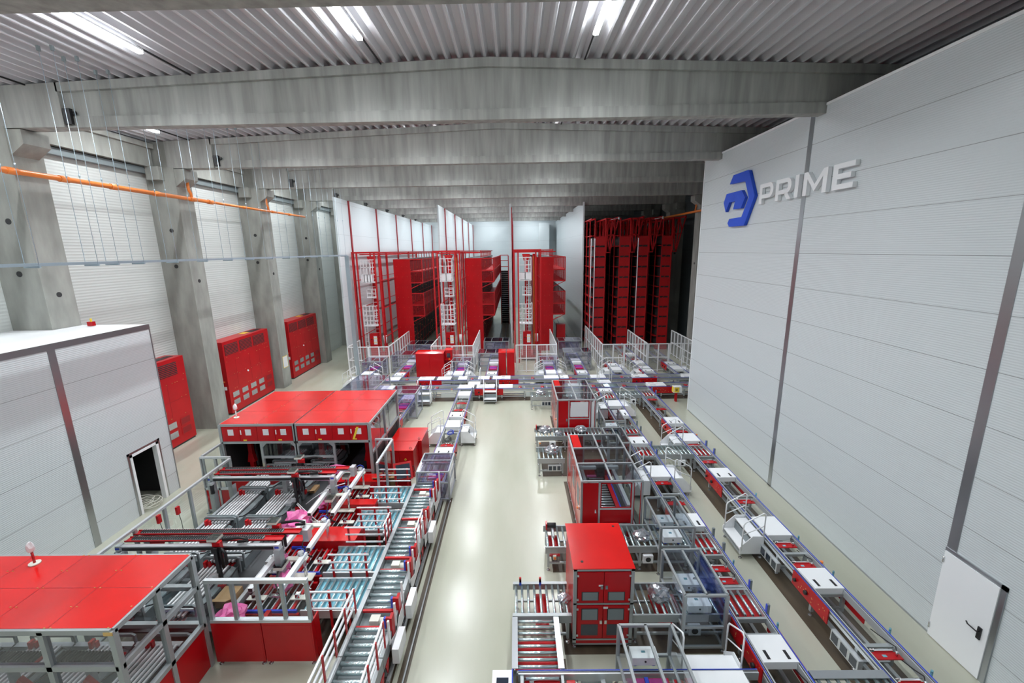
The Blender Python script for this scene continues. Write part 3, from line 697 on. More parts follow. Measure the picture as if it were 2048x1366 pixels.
r = emp('drive_motor', 'black and red motor on the stub end behind the tall red cabinet', 'motor', (.8, 10.75, .73)); part(r, 'motor', G().cyl((0, .1, .1), (.25, .1, .1), .07, 12), 'black'); part(r, 'flange', G().box(-.04, .02, 0, 0, .2, .18), 'red')
r = emp('drive_motor', 'black and red motor on the roller end between the two red cells', 'motor', (.85, 17.65, .73)); part(r, 'motor', G().cyl((0, .1, .1), (.25, .1, .1), .07, 12), 'black'); part(r, 'flange', G().box(-.04, .02, 0, 0, .2, .18), 'red')

# logo wall sign
EX, EF = RW-.13, RW-.01
r = emp('sign_emblem', 'blue angular emblem mounted on the white wall left of the white letters', 'sign', (RW, 18.0, 9.3)); o = (RW, 18.0, 9.3)
pa = [(18.63,11.35),(17.49,11.36),(17.43,11.33),(16.86,10.35),(17.45,9.3),(18.65,9.31),(18.8,9.46),(18.68,9.63),(17.7,9.64),(17.27,10.33),(17.65,10.98),(18.88,11.03)]
pb = [(19.09,10.67),(17.86,10.67),(17.55,10.36),(17.8,9.98),(18.42,9.99),(18.31,10.3),(18.8,10.3),(19.05,9.93),(19.29,10.33)]
part(r, 'outer_bracket', G(o).prism(pa, 'x', EX, EF), 'logoblue'); part(r, 'inner_bracket', G(o).prism(pb, 'x', EX, EF), 'logoblue')
def letter(ch, ya, yb, polys):
    g = G((RW, ya, 10.0)); w = ya-yb
    for p in polys: g.prism([(ya-u*w, 10.0+v*.685) for u, v in p], 'x', EX, EF)
    solo('sign_letter', g, 'white', 'raised white letter %s of the word on the tall white wall' % ch, 'sign letter', (RW, ya, 10.0), group='white letters of the wall sign')
S_ = .2; T = .2
arc = lambda cx, cy, r, a0, a1, n, ax=1.: [(cx+r*ax*math.cos(a0+(a1-a0)*i/n), cy+r*math.sin(a0+(a1-a0)*i/n)) for i in range(n+1)]
def bowl(r1, zc, x0, wfac):     # D-shaped ring split into simple pieces
    out = []
    n = 8; ro, ri = r1, r1-T
    A = arc(x0, zc, ro, PI/2, -PI/2, n, wfac); B = arc(x0, zc, ri, PI/2, -PI/2, n, wfac*.62)
    for i in range(n): out.append([A[i], A[i+1], B[i+1], B[i]])
    return out
P_ = [[(0,0),(S_,0),(S_,1),(0,1)], [(S_,.8),(.72,.8),(.72,1),(S_,1)], [(S_,.26),(.72,.26),(.72,.46),(S_,.46)]]+bowl(.37, .63, .72, .75)
letter('P', 16.54, 15.69, P_)
Rr = [[(0,0),(S_,0),(S_,1),(0,1)], [(S_,.8),(.7,.8),(.7,1),(S_,1)], [(S_,.28),(.7,.28),(.7,.48),(S_,.48)], [(.55,.3),(.78,.3),(1.0,0),(.76,0)]]+bowl(.36, .64, .7, .78)
letter('R', 15.54, 14.68, Rr)
letter('I', 14.51, 14.33, [[(0,0),(1,0),(1,1),(0,1)]])
letter('M', 14.1, 13.06, [[(0,0),(.17,0),(.17,1),(0,1)], [(.83,0),(1,0),(1,1),(.83,1)], [(.17,1),(.17,.7),(.5,.12),(.5,.42)], [(.83,1),(.83,.7),(.5,.12),(.5,.42)]])
letter('E', 12.84, 12.05, [[(0,0),(.24,0),(.24,1),(0,1)], [(.24,0),(1,0),(1,.2),(.24,.2)], [(.24,.4),(.86,.4),(.86,.6),(.24,.6)], [(.24,.8),(1,.8),(1,1),(.24,1)]])

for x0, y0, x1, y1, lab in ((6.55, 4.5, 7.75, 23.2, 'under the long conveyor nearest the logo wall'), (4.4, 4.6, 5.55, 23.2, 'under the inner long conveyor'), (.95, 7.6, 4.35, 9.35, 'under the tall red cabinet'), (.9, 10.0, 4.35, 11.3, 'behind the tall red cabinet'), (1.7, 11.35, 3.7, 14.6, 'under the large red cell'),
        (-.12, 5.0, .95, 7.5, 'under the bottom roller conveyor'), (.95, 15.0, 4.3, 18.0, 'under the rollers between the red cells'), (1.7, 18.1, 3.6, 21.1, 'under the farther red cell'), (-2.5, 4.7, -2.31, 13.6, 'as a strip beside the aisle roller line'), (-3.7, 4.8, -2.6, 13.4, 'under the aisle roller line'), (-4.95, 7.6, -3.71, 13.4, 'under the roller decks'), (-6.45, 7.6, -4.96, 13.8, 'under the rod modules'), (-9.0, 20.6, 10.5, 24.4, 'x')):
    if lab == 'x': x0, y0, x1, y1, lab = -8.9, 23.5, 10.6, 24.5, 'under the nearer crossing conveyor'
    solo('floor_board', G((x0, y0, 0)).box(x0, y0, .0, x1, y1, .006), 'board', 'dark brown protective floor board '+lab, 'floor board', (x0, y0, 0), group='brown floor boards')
# ================================================================== left-hand plant
def at(r, g):
    ox, oy, oz = r.location; g.v = [(a-ox, b-oy, c-oz) for a, b, c in g.v]; return g
# --- near red-roofed enclosure at the bottom-left corner
def roof_enclosure(label, x0, y0, x1, y1, H, rows_, cols):
    r = emp('roofed_machine_enclosure', label, 'machine enclosure', (x0, y0, 0))
    g = G().box(x0, y0, H, x1, y1, H+.02)
    for i in range(1, cols): g.box(x0+(x1-x0)*i/cols-.004, y0, H+.02, x0+(x1-x0)*i/cols+.004, y1, H+.0215, 1)
    for j in range(1, rows_): g.box(x0, y0+(y1-y0)*j/rows_-.004, H+.02, x1, y0+(y1-y0)*j/rows_+.004, H+.0215, 1)
    for i in range(cols+1):
        for j in range(rows_*2+1):
            for dx in (-.05, .05):
                xx, yy = x0+(x1-x0)*i/cols+dx, y0+(y1-y0)*j/(rows_*2)
                if x0 < xx < x1: g.box(xx-.012, yy-.008, H+.02, xx+.012, yy+.008, H+.028, 2)
    part(r, 'roof', at(r, g), ['redlit', 'darkred', 'brass'])
    return r
A0, A1, B0, B1, HH = -11.6, -6.47, 5.65, 7.32, 2.73
r = roof_enclosure('large red-roofed machine enclosure filling the bottom left corner', A0, B0, A1, B1, HH, 2, 5)
fr = frame_bars(A0, B0, 1.12, A1, B1, HH-.03, .09, mids=(2.0,))
part(r, 'frame', at(r, fr), 'alu')
for x, y in [(A1, B0), (A1, (B0+B1)/2), (A1, B1), (-7.6, B0), (-8.9, B0), (-10.2, B0), (A0, B0), (A0, B1), (-8.9, B1)]:
    part(r, 'post', at(r, G().box(x-.045, y-.045, .1, x+.045, y+.045, HH-.02)), 'alu')
part(r, 'lower_sheet', at(r, G().box(A1-.01, B0, .12, A1+.02, (B0+B1)/2-.03, 1.09)), 'red'); part(r, 'lower_sheet', at(r, G().box(A1-.01, (B0+B1)/2+.03, .12, A1+.02, B1, 1.09)), 'red')
part(r, 'lower_sheet', at(r, G().box(A0, B0-.02, .12, A1, B0, 1.0)), 'red')
for a, b in ((B0, (B0+B1)/2), ((B0+B1)/2, B1)):
    part(r, 'side_pane', at(r, G().box(A1-.004, a+.05, 1.16, A1+.004, b-.05, 1.96)), 'clear'); part(r, 'side_pane', at(r, G().box(A1-.004, a+.05, 2.05, A1+.004, b-.05, HH-.08)), 'clear')
xs = [A0, -10.2, -8.9, -7.6, A1]
for i in range(4): part(r, 'front_pane', at(r, G().box(xs[i]+.05, B0-.004, 1.16, xs[i+1]-.05, B0+.004, 1.96)), 'greyclear'); part(r, 'front_pane', at(r, G().box(xs[i]+.05, B0-.004, 2.05, xs[i+1]-.05, B0+.004, HH-.08)), 'greyclear')
part(r, 'corner_bracket', at(r, G().box(A1-.1, B0-.055, HH-.08, A1+.045, B0-.045, HH-.02)), 'brass')

r = emp('signal_beacon', 'wrapped signal beacon standing on the near red roof, left edge', 'signal beacon', (-9.3, 7.1, HH+.02)); part(r, 'base', G().cyl((0, 0, 0), (0, 0, .03), .09, 14), 'offwhite'); part(r, 'stem', G().cyl((0, 0, .03), (0, 0, .25), .02, 8), 'redmat'); part(r, 'lamp', G().blob((0, 0, .36), .09, 3, .3, 2, 0, (.7, .7, 1.4)), 'paper')
# --- double red-roofed enclosure in the middle distance
def back_enclosure(label, x0, x1, wrap, open_left):
    y0, y1 = 13.9, 17.4
    r = roof_enclosure(label, x0, y0, x1, y1, HH, 3, 2)
    mid = (x0+x1)/2; w = x1-x0
    part(r, 'frame', at(r, frame_bars(x0, y0, .12, x1, y1, HH-.03, .08)), 'alu')
    for x, y in ((x0, y0), (x1, y0), (x0, y1), (x1, y1), (x0, 15.6), (x1, 15.6)): part(r, 'post', at(r, G().box(x-.045, y-.045, .1, x+.045, y+.045, HH-.02)), 'alu')
    m = x0+w*.53 if open_left else x0+w*.5
    part(r, 'post', at(r, G().box(m-.04, y0-.04, .9, m+.04, y0+.04, 2.05)), 'alu')
    part(r, 'head_rail', at(r, G().box(x0, y0-.045, 2.02, x1, y0+.045, 2.1)), 'alu')
    a, b = (m, x1) if open_left else (x0, m)
    part(r, 'middle_rail', at(r, G().box(a, y0-.03, 1.45, b, y0+.03, 1.53)), 'alu'); part(r, 'window_pane', at(r, G().box(a+.04, y0-.003, 1.53, b-.04, y0+.003, 2.02)), 'greyclear')
    for xx in (a, b):
        s = 1 if xx == a else -1
        part(r, 'corner_gusset', at(r, G().prism([(xx+s*.03, 2.03), (xx+s*.2, 2.03), (xx+s*.03, 1.86)], 'y', y0-.03, y0+.0)), 'alu')
    for i in range(4):
        xa = x0+.06+(w-.12)*i/4; xb = x0+.06+(w-.12)*(i+1)/4-.012
        d = part(r, 'door', at(r, G().box(xa, y0-.03, 2.11, xb, y0-.0, HH-.06)), 'red')
        cx = (xa+xb)/2
        gg = at(r, G().box(cx-.1, y0-.036, 2.33, cx+.1, y0-.03, 2.55)); part(d, 'window', gg, 'paper')
        if i % 2: part(d, 'latch', at(r, G().box(xa+.03, y0-.045, 2.36, xa+.06, y0-.03, 2.52)), 'white'); part(d, 'tag', at(r, G().box(xa+.1, y0-.036, 2.13, xa+.22, y0-.03, 2.17)), 'yellow')
    part(r, 'back_sheet', at(r, G().box(x0, y1-.02, .12, x1, y1, HH-.03)), 'dark')
    part(r, 'base_sheet', at(r, G().box(x0+.04, y0-.01, .12, x1-.04, y0+.01, .9 if not open_left else .6)), 'red')
    part(r, 'sill_rail', at(r, G().box(x0, y0-.04, .9, x1, y0+.04, .97)), 'alu')
    # inner machinery
    for j, yy in enumerate((14.6, 16.4)):
        for xx in (x0+.45, x1-.4): part(r, 'inner_column', at(r, G().box(xx-.07, yy, .1, xx+.07, yy+.14, 2.4).box(xx-.16, yy-.03, 1.75, xx+.16, yy+.17, 1.82).prism([(xx-.14, .95), (xx+.14, .95), (xx+.07, 1.3), (xx-.07, 1.3)], 'y', yy-.01, yy+.15)), 'red')
    part(r, 'floor_tray', at(r, G().box(x0+.1, y0+.1, .13, x1-.1, y1-.1, .35)), 'dark')
    return r
r = back_enclosure('red-roofed machine enclosure of the middle pair, left one with four square-windowed doors', -10.35, -7.77, False, True)
r2 = back_enclosure('red-roofed machine enclosure of the middle pair, right one beside the control cabinets', -7.72, -5.15, True, False)
for a, b in ((13.95, 15.0), (15.05, 16.1), (16.15, 17.35)): part(r2, 'side_pane', at(r2, G().box(-5.153, a, 1.6, -5.147, b, HH-.06)), 'purpleclear')
part(r2, 'side_rail', at(r2, G().box(-5.19, 13.9, 1.52, -5.11, 17.4, 1.6)), 'alu')
part(r2, 'tape', at(r2, G().prism([(-5.75, 2.14), (-5.68, 2.14), (-5.5, 2.6), (-5.58, 2.6)], 'y', 13.855, 13.865)), 'yellow')
part(r, 'side_sheet', at(r, G().box(-10.36, 13.95, .12, -10.34, 17.35, HH-.06)), 'red'); part(r, 'inner_shade_sheet', at(r, G().box(-10.335, 13.98, .12, -10.325, 17.35, HH-.06)), 'dark')  # dark sheet added inside to paint the shaded interior
part(r2, 'inner_shade_sheet', at(r2, G().box(-5.2, 14.0, .12, -5.19, 17.35, 1.5)), 'dark')  # dark sheet for interior shade here too
r = emp('signal_beacon', 'wrapped signal beacon on the middle red roof, near its left corner', 'signal beacon', (-10.1, 14.45, HH+.02)); part(r, 'base', G().cyl((0, 0, 0), (0, 0, .03), .09, 14), 'offwhite'); part(r, 'stem', G().cyl((0, 0, .03), (0, 0, .28), .02, 8), 'paper'); part(r, 'lamp', G().blob((0, 0, .4), .1, 5, .3, 2, 0, (.7, .7, 1.3)), 'paper')

# --- aluminium safety fence
def fence(label, p, q, H=2.05, n=3, red=.0, glass='clear', s=.07):
    (xa, ya), (xb, yb) = p, q
    r = emp('safety_fence', label, 'fence', (xa, ya, 0), group='clear aluminium safety fences')
    alongx = abs(xb-xa) > abs(yb-ya); h = s/2
    def bar(t0, t1, z0, z1, w=h):
        g = G()
        if alongx: g.box(xa+(xb-xa)*t0, ya-w, z0, xa+(xb-xa)*t1, ya+w, z1)
        else: g.box(xa-w, ya+(yb-ya)*t0, z0, xa+w, ya+(yb-ya)*t1, z1)
        return at(r, g)
    L = abs(xb-xa) if alongx else abs(yb-ya)
    part(r, 'top_rail', bar(0, 1, H-.06, H), 'alubright'); part(r, 'bottom_rail', bar(0, 1, .1, .15), 'alu')
    if red: part(r, 'middle_rail', bar(0, 1, red-.03, red+.03), 'alubright')
    for i in range(n+1):
        t = i/n; e = s/2/L; pm = part(r, 'post', bar(max(0, t-e), min(1, t+e), .02, H-.06), 'alu'); part(pm, 'foot', at(r, G().box(xa+(xb-xa)*t-.06, ya+(yb-ya)*t-.06, 0, xa+(xb-xa)*t+.06, ya+(yb-ya)*t+.06, .02)), 'steelgrey')
        if i < n:
            t2 = (i+1)/n; z0 = red+.03 if red else .15
            part(r, 'pane', bar(t+e, t2-e, z0, H-.06, .003), glass)
            if red: part(r, 'lower_sheet', bar(t+e, t2-e, .15, red-.03, .012), 'red')
    return r
r = emp('machine_guard', 'red-based machine front with four clear windows at the bottom, before the roller decks', 'machine guard', (-6.4, 7.45, 0))
for xa, xb in ((-6.4, -5.36), (-5.34, -4.3)):
    q = part(r, 'lower_panel', at(r, G().box(xa, 7.4, .1, xb, 7.5, 1.06).box(xa+.03, 7.396, .16, xb-.03, 7.4, 1.0)), 'red')
    for x in (xa+.05, xb-.08): part_at(q, 'foot', foot_mesh(), (x+6.4, 0, 0))
part(r, 'middle_rail', at(r, G().box(-6.4, 7.4, 1.06, -4.3, 7.5, 1.12)), 'alubright'); part(r, 'top_rail', at(r, G().box(-6.4, 7.41, 1.99, -4.3, 7.49, 2.07)), 'alubright')
for i in range(5):
    x = -6.37+2.04*i/4; part(r, 'post', at(r, G().box(x-.035, 7.42, 1.12, x+.035, 7.48, 1.99)), 'alu')
    if i < 4: part(r, 'window_pane', at(r, G().box(x+.04, 7.447, 1.13, x+.47, 7.453, 1.98)), 'clear')
part(r, 'side_panel', at(r, G().box(-4.32, 7.5, .1, -4.29, 7.7, 1.06)), 'red'); part(r, 'inner_beam', at(r, G().box(-6.3, 7.6, .7, -6.2, 8.0, .85)), 'red'); part(r, 'inner_beam', at(r, G().box(-5.6, 7.55, .6, -5.5, 8.0, .8)), 'red'); part(r, 'inner_beam', at(r, G().box(-6.2, 7.7, .55, -4.4, 7.78, .7)), 'redmat')
fence('long clear fence running beside the panel-built cabin, red switches on it', (-9.35, 7.4), (-9.35, 12.75), 2.05, 6)
fence('short clear fence jog at the far end of the long fence, red sheet below', (-10.4, 12.85), (-9.4, 12.85), 2.05, 2, .9)
fence('clear fence from the jog to the middle red-roofed enclosure', (-10.4, 12.95), (-10.4, 13.85), 2.05, 1)
fence('clear fence piece projecting from the middle enclosure beside the red control cabinets', (-5.05, 14.1), (-4.45, 14.1), 2.05, 1)
fence('clear fence piece running toward the camera from the control cabinets', (-4.42, 12.3), (-4.42, 14.05), 2.05, 2)
for i, (y, z, lab) in enumerate(((9.75, 1.75, 'higher one near the cabin doorway'), (9.3, 1.45, 'lower one with a cable'), (10.35, 1.6, 'beyond the cabin doorway'), (12.6, 1.5, 'near the fence jog'))):
    o_ = emp('safety_switch', 'red safety switch on the long clear fence, '+lab, 'switch', (-9.31, y, z), group='red switches on the long fence'); part(o_, 'housing', G().box(0, 0, 0, .06, .1, .22), 'red'); part(o_, 'cable', G().tube([(.04, .05, 0), (.06, .06, -.2), (.05, .08, -.5)], .008, 5), 'black')

# --- gantries
def gantry(label, y, xa=-9.45, xb=-5.62, z=1.85, cars=()):
    r = emp('pick_gantry', label, 'gantry', (xa, y, 0), group='red and silver pick gantries')
    W = lambda g: at(r, g)
    part(r, 'front_beam', W(G().box(xa, y, z-.12, xb, y+.1, z).box(xa+.15, y-.012, z-.1, xb-.12, y, z-.03, 1)), ['alubright', 'black'])
    part(r, 'rear_beam', W(G().box(xa+.1, y+.55, z-.12, xb+.35, y+.65, z)), 'alubright')
    for k, (dy, x2) in enumerate(((.13, xb-.0), (.38, xb+.3))):
        t = part(r, 'cable_tray', W(G().box(xa+.1, y+dy, z+.02, x2, y+dy+.17, z+.035).box(xa+.1, y+dy, z+.02, x2, y+dy+.012, z+.06).box(xa+.1, y+dy+.158, z+.02, x2, y+dy+.17, z+.06)), 'red')
        g = G(); n = int((x2-.65-xa)/.055)
        for i in range(n):
            x = xa+.25+i*.055; g.box(x, y+dy+.035, z+.04, x+.026, y+dy+.135, z+.09)
        g.box(xa+.25, y+dy+.03, z+.036, xa+.25+n*.055, y+dy+.13, z+.07, 1); part(t, 'cable_chain', W(g), ['black', 'steelgrey'])
    for x in (xa, xb-.08): part(r, 'end_cap', W(G().box(x, y-.02, z-.13, x+.1, y+.12, z+.02).box(x, y-.024, z-.07, x+.1, y-.02, z-.02, 1)), ['alubright', 'blue'])
    part(r, 'rear_end_cap', W(G().box(xb+.32, y+.5, z-.28, xb+.45, y+.7, z+.03)), 'alubright')
    for x, yy in ((xa+.05, y+.05), (xb-.04, y+.05), (xb-.35, y+.6), (xa+.25, y+.6), (-7.45, y+.6)):
        p = part(r, 'leg', W(G().box(x-.07, yy-.09, .1, x+.07, yy+.09, z-.12)), 'alu'); part(p, 'foot', W(G().box(x-.1, yy-.12, 0, x+.1, yy+.12, .1)), 'steelgrey')
    for x in (xa+.2, -7.9): part(r, 'gusset', W(G().prism([(x, z-.13), (x+.6, z-.13), (x+.45, z-.35), (x+.1, z-.55), (x, z-.55)], 'y', y+.52, y+.54)), 'red')
    part(r, 'drive_motor', W(G().cyl((xa+.1, y-.04, z-.5), (xa+.1, y-.04, z-.16), .055, 12).box(xa+.04, y-.1, z-.2, xa+.16, y+.02, z-.12, 1)), ['black', 'alubright'])
    for x, dy in cars:
        c = part(r, 'carriage', W(G().box(x-.09, y+dy-.1, z-.3, x+.09, y+dy+.0, z+.15).box(x-.12, y+dy-.12, z-.1, x+.12, y+dy-.1, z+.05, 1)), ['red', 'black'])
        part(c, 'junction_box', W(G().box(x-.2, y+dy-.1, z+.17, x+.02, y+dy+.14, z+.23).box(x-.2, y+dy-.1, z+.23, x+.02, y+dy+.14, z+.28, 1)), ['offwhite', 'greyclear'])
        part(c, 'vertical_arm', W(G().box(x-.03, y+dy-.17, z-.95, x+.05, y+dy-.1, z+.05)), 'black')
        g = G(); 
        g.tube([(x+.1, y+dy-.1, z-.5), (x+.1, y+dy-.12, z-.1), (x+.14, y+dy-.12, z+.02), (x+.2, y+dy-.12, z-.1), (x+.2, y+dy-.12, z-.4)], .035, 6); part(c, 'cable_chain', W(g), 'black')
        g = G().tube([(x+.06, y+dy+.06, z+.12), (x+.45, y+dy+.07, z+.17), (x+.62, y+dy+.07, z+.13), (x+.62, y+dy+.07, z+.07), (x+.4, y+dy+.07, z+.06)], .035, 6); part(c, 'cable_loop', W(g), 'black')
        part(c, 'gripper', W(G().box(x-.26, y+dy-.3, z-.78, x-.1, y+dy-.05, z-.7).box(x-.2, y+dy-.22, z-1.0, x-.16, y+dy-.18, z-.78, 1).box(x-.3, y+dy-.3, z-1.03, x-.02, y+dy-.1, z-1.0).box(x-.14, y+dy-.2, z-.72, x, y+dy-.15, z-.6)), ['alubright', 'chrome'])
        part(c, 'gripper_foot', W(G().box(x-.05, y+dy-.2, z-1.02, x+.08, y+dy-.08, z-.9)), 'red')
    return r
gantry('red and silver pick gantry nearer the camera, clear junction boxes on its carriages', 8.75, cars=((-7.0, .0), (-5.95, .62)))
gantry('red and silver pick gantry farther back, in front of the middle red-roofed enclosure', 11.85, cars=((-6.75, .0), (-7.0, .9)))

# --- grey profile magazines and their bed
r = emp('machine_bed', 'long grey machine bed under the profile magazines, aluminium rails along it', 'machine bed', (-9.0, 7.6, 0))
part(r, 'table_plate', at(r, G().box(-9.0, 7.6, .62, -6.35, 13.8, .66)), 'bed'); 
for x in (-9.12, -6.45, -7.85): part(r, 'rail', at(r, G().box(x, 7.6, .66, x+.09, 13.85, .95 if x < -9 else .8)), 'alubright')
for x in (-9.0, -7.8, -6.5):
    for y in (7.75, 9.3, 10.9, 12.4, 13.6): part(r, 'leg', at(r, G().box(x, y, 0, x+.1, y+.1, .62)), 'alu')
def magazine(label, x, y, L=1.42, w=.82):
    r = emp('profile_magazine', label, 'magazine', (x, y, .66), group='grey profile magazines')
    part(r, 'tray', G().prism([(0, 0), (w, 0), (w, .26), (w-.06, .26), (w-.12, .3), (0, .3)], 'y', 0, L), 'steelgrey')
    for i in range(7): part_at(r, 'profile', cached(('prf', L), lambda: G().box(0, -.1, 0, .04, L-.02, .05).box(.04, -.1, 0, .085, L-.02, .012, 1), ['white', 'dark'], 'profile'), (.05+i*.092, 0, .3))  # white bars paint the highlights, dark strips the shaded gaps between profiles
    for yy in (-.04, L+.02): part(r, 'yoke', G().prism([(-.02, .1), (-.02, .5), (.04, .54), (w-.0, .54), (w+.06, .5), (w+.06, .1), (w+.02, .1), (w+.02, .48), (0.02, .48), (.02, .1)], 'y', yy, yy+.04), 'steelgrey')
    part(r, 'white_comb', G().box(.0, .0, .36, w, .12, .42), 'white')
    for i in range(7): pass
    part(r, 'red_comb', G().box(.05, -.25, .2, .09, 0, .24).box(.14, -.25, .2, .18, 0, .24).box(.23, -.25, .2, .27, 0, .24).box(.32, -.25, .2, .36, 0, .24).box(.41, -.25, .2, .45, 0, .24).box(.5, -.25, .2, .54, 0, .24).box(.59, -.25, .2, .63, 0, .24).box(.05, -.27, .2, .63, -.25, .24), 'redmat')
    part(r, 'red_clamp', G().box(.08, L-.12, .35, .14, L-.02, .5).box(.18, L-.1, .35, .22, L-.04, .48), 'red')
    part(r, 'cable', G().tube([(w, .1, .4), (w+.06, .2, .35), (w+.05, L*.6, .2), (w+.06, L, .35)], .016, 6), 'black')
    return r
for x, y, lab in ((-8.95, 10.95, 'left row, between the gantries, nearer'), (-8.95, 12.5, 'left row, under the farther gantry'), (-7.8, 10.95, 'right row, between the gantries, nearer'), (-7.8, 12.5, 'right row, under the farther gantry'),
                  (-8.95, 9.4, 'left row, under the nearer gantry'), (-7.8, 9.4, 'right row, under the nearer gantry'), (-7.8, 7.75, 'behind the near red roof, right'), (-8.95, 7.75, 'behind the near red roof, left')):
    magazine('grey magazine of parallel aluminium profiles, '+lab, x, y)
for x, y, lab in ((-8.9, 14.3, 'left, inside the left middle enclosure'), (-7.5, 14.3, 'right, inside the right middle enclosure')): magazine('grey magazine of bent profiles, '+lab, x, y, 1.2)

# --- red machine modules with rods, between magazines and roller decks
def module(label, y, L=.98):
    x0, x1 = -6.25, -4.95
    r = emp('rod_module', label, 'machine module', (x0, y, 0), group='red rod modules'); W = lambda g: at(r, g)
    part(r, 'base', W(G().box(x0, y, .1, x1, y+.06, .62).box(x0, y+L-.06, .1, x1, y+L, .62).box(x0, y, .3, x1, y+L, .34, 1)), ['red', 'dark'])
    for i in range(9):
        part_at(r, 'rod', cached(('rod', L), lambda: G().cyl((0, .03, 0), (0, L-.03, 0), .018, 8), 'alubright' if i % 2 else 'alubright', 'rod'), (.08+i*.14, 0, .66))
        if i % 3 == 1: part(r, 'red_bar', W(G().box(x0+.1+i*.14, y+.05, .6, x0+.16+i*.14, y+L-.05, .66)), 'red')
    part(r, 'blue_guide', W(G().box(x0+.1, y-.02, .68, x1-.02, y+.03, .74)), 'blue'); part(r, 'blue_guide', W(G().box(x0+.1, y+L-.05, .68, x1-.6, y+L, .74)), 'blue')
    for x in (x0+.1, x1-.2): part(r, 'mount_plate', W(G().box(x-.12, y+.28, .74, x+.3, y+.42, .76).box(x, y+.3, .76, x+.1, y+.4, .86, 1)), ['offwhite', 'chrome'])
    part(r, 'actuator', W(G().cyl((x0+.5, y+.35, .8), (x0+.75, y+.35, .8), .05, 10).box(x0+.78, y+.3, .76, x0+.86, y+.4, .84, 1)), ['chrome', 'red'])
    return r
ml = ['nearest, behind the fence windows', 'second from the camera', 'third from the camera', 'fourth from the camera', 'farthest, by the tilted red screen']
DY = [8.05, 9.2, 10.85, 12.2]
for i, y in enumerate(DY): module('red machine module with parallel rods, '+ml[i], y)
for y, L, lab in ((10.2, .6, 'between the second and third rod modules'), (13.25, .5, 'at the far end before the middle enclosure'), (11.9, .28, 'narrow, before the farthest rod module')):
    r = emp('red_cabinet', 'low red machine housing '+lab, 'machine housing', (-6.2, y, 0)); part(r, 'body', G().box(0, 0, 0, 1.75, L, .86), 'red'); part(r, 'top_rim', G().box(-.01, -.01, .86, 1.76, L+.01, .88), 'redlit')
r = emp('red_girder', 'sloping pair of red girders between the magazines and the rod modules', 'girder', (-6.45, 9.9, 0))
part(r, 'girder', G().box(0, 0, .55, .08, 2.6, .72), 'red'); part(r, 'girder', G().box(.16, 0, .45, .24, 2.6, .6), 'red')
for y in (.1, 1.3, 2.5): part(r, 'stand', G().box(.0, y-.03, 0, .24, y+.03, .5), 'redmat')

# --- twin white beams with junction boxes
for i, (y, L) in enumerate(((8.0, 1.15), (9.3, 1.15), (10.75, 1.2), (12.05, 1.2))):
    r = emp('twin_beam_unit', 'pair of white square beams on chrome rods above the rod modules, '+['nearest', 'second from the camera', 'third from the camera', 'farthest'][i], 'beam unit', (-5.95, y, .7), group='twin white beam units')
    for x in (0, .66): part(r, 'beam', G().box(x, 0, .56, x+.11, L, .66).box(x+.01, -.004, .57, x+.1, 0, .65, 1), ['white', 'dark'])
    part(r, 'bridge_plate', G().box(-.02, L-.16, .52, .8, L-.02, .56), 'offwhite')
    for x in (.2, .72):
        for yy in (L-.13, L-.05): part(r, 'guide_rod', G().cyl((x, yy, .04), (x, yy, .52), .018, 8), 'chrome')
    part(r, 'foot_plate', G().box(.1, L-.22, .02, .9, L+.04, .045), 'offwhite')
    part(r, 'junction_box', G().box(.2, L*.55, .56, .42, L*.8, .64).box(.2, L*.55, .64, .42, L*.8, .69, 1), ['offwhite', 'greyclear'])
    part(r, 'air_valve', G().cyl((.66, L-.1, .66), (.66, L-.1, .74), .07, 12).tube([(.73, L-.1, .7)]+[(.66+.12*math.cos(a), L-.1, .72+.12*math.sin(a)) for a in (.3, .9, 1.5, 2.1, 2.7)], .012, 6, 1), ['alubright', 'blue'])
    part(r, 'cable', G().tube([(.3, L*.6, .56), (.28, L*.45, .35), (.45, L*.3, .2), (.6, L*.3, .12)], .018, 6), 'black')

# --- blue-tinted roller decks and guard frames
deck = ['nearest, beside the front fence', 'second from the camera', 'third from the camera', 'farthest, next to the tilted red screen']
for i, y in enumerate(DY):
    r = emp('roller_deck', 'blue filmed roller deck feeding the aisle roller line, '+deck[i], 'roller deck', (-4.9, y, 0), group='blue filmed roller decks')
    part(r, 'frame', at(r, G().box(-4.9, y, .52, -3.62, y+.04, .72)), 'alubright'); part(r, 'frame', at(r, G().box(-4.9, y+.96, .52, -3.62, y+1.0, .72)), 'alubright')
    for j in range(8): part_at(r, 'roller', cached('dkr', lambda: G().cyl((0, .04, 0), (0, .96, 0), .028, 10), 'roller', 'roller'), (.1+j*.155, 0, .69))
    part(r, 'film', at(r, G().box(-4.88, y+.04, .62, -3.64, y+.96, .635)), 'teal')
    for x in (.05, 1.2):
        for yy in (.03, .97): leg(r, x, yy, .52, .06)
bars = [(8.0, 'nearest the front fence'), (9.17, 'second from the front fence'), (10.22, 'third from the front fence'), (11.13, 'fourth from the front fence'), (12.24, 'fifth from the front fence'), (13.34, 'farthest, by the tilted red screen')]
for y, lab in bars:
    r = emp('guard_rail_frame', 'crosswise guard frame of white bars on red posts, '+lab, 'guard frame', (-4.66, y, 0), group='crosswise white and red guard frames')
    for z in (.85, 1.07, 1.28): part_at(r, 'bar', cached('gbar', lambda: G().cyl((0, 0, 0), (1.0, 0, 0), .024, 8), 'white', 'bar'), (-.02, -.03, z))
    for x in (.06, .48, .88): part_at(r, 'post', cached('gpost', lambda: G().box(-.025, -.012, 0, .025, .012, 1.3), 'red', 'post'), (x, 0, 0))
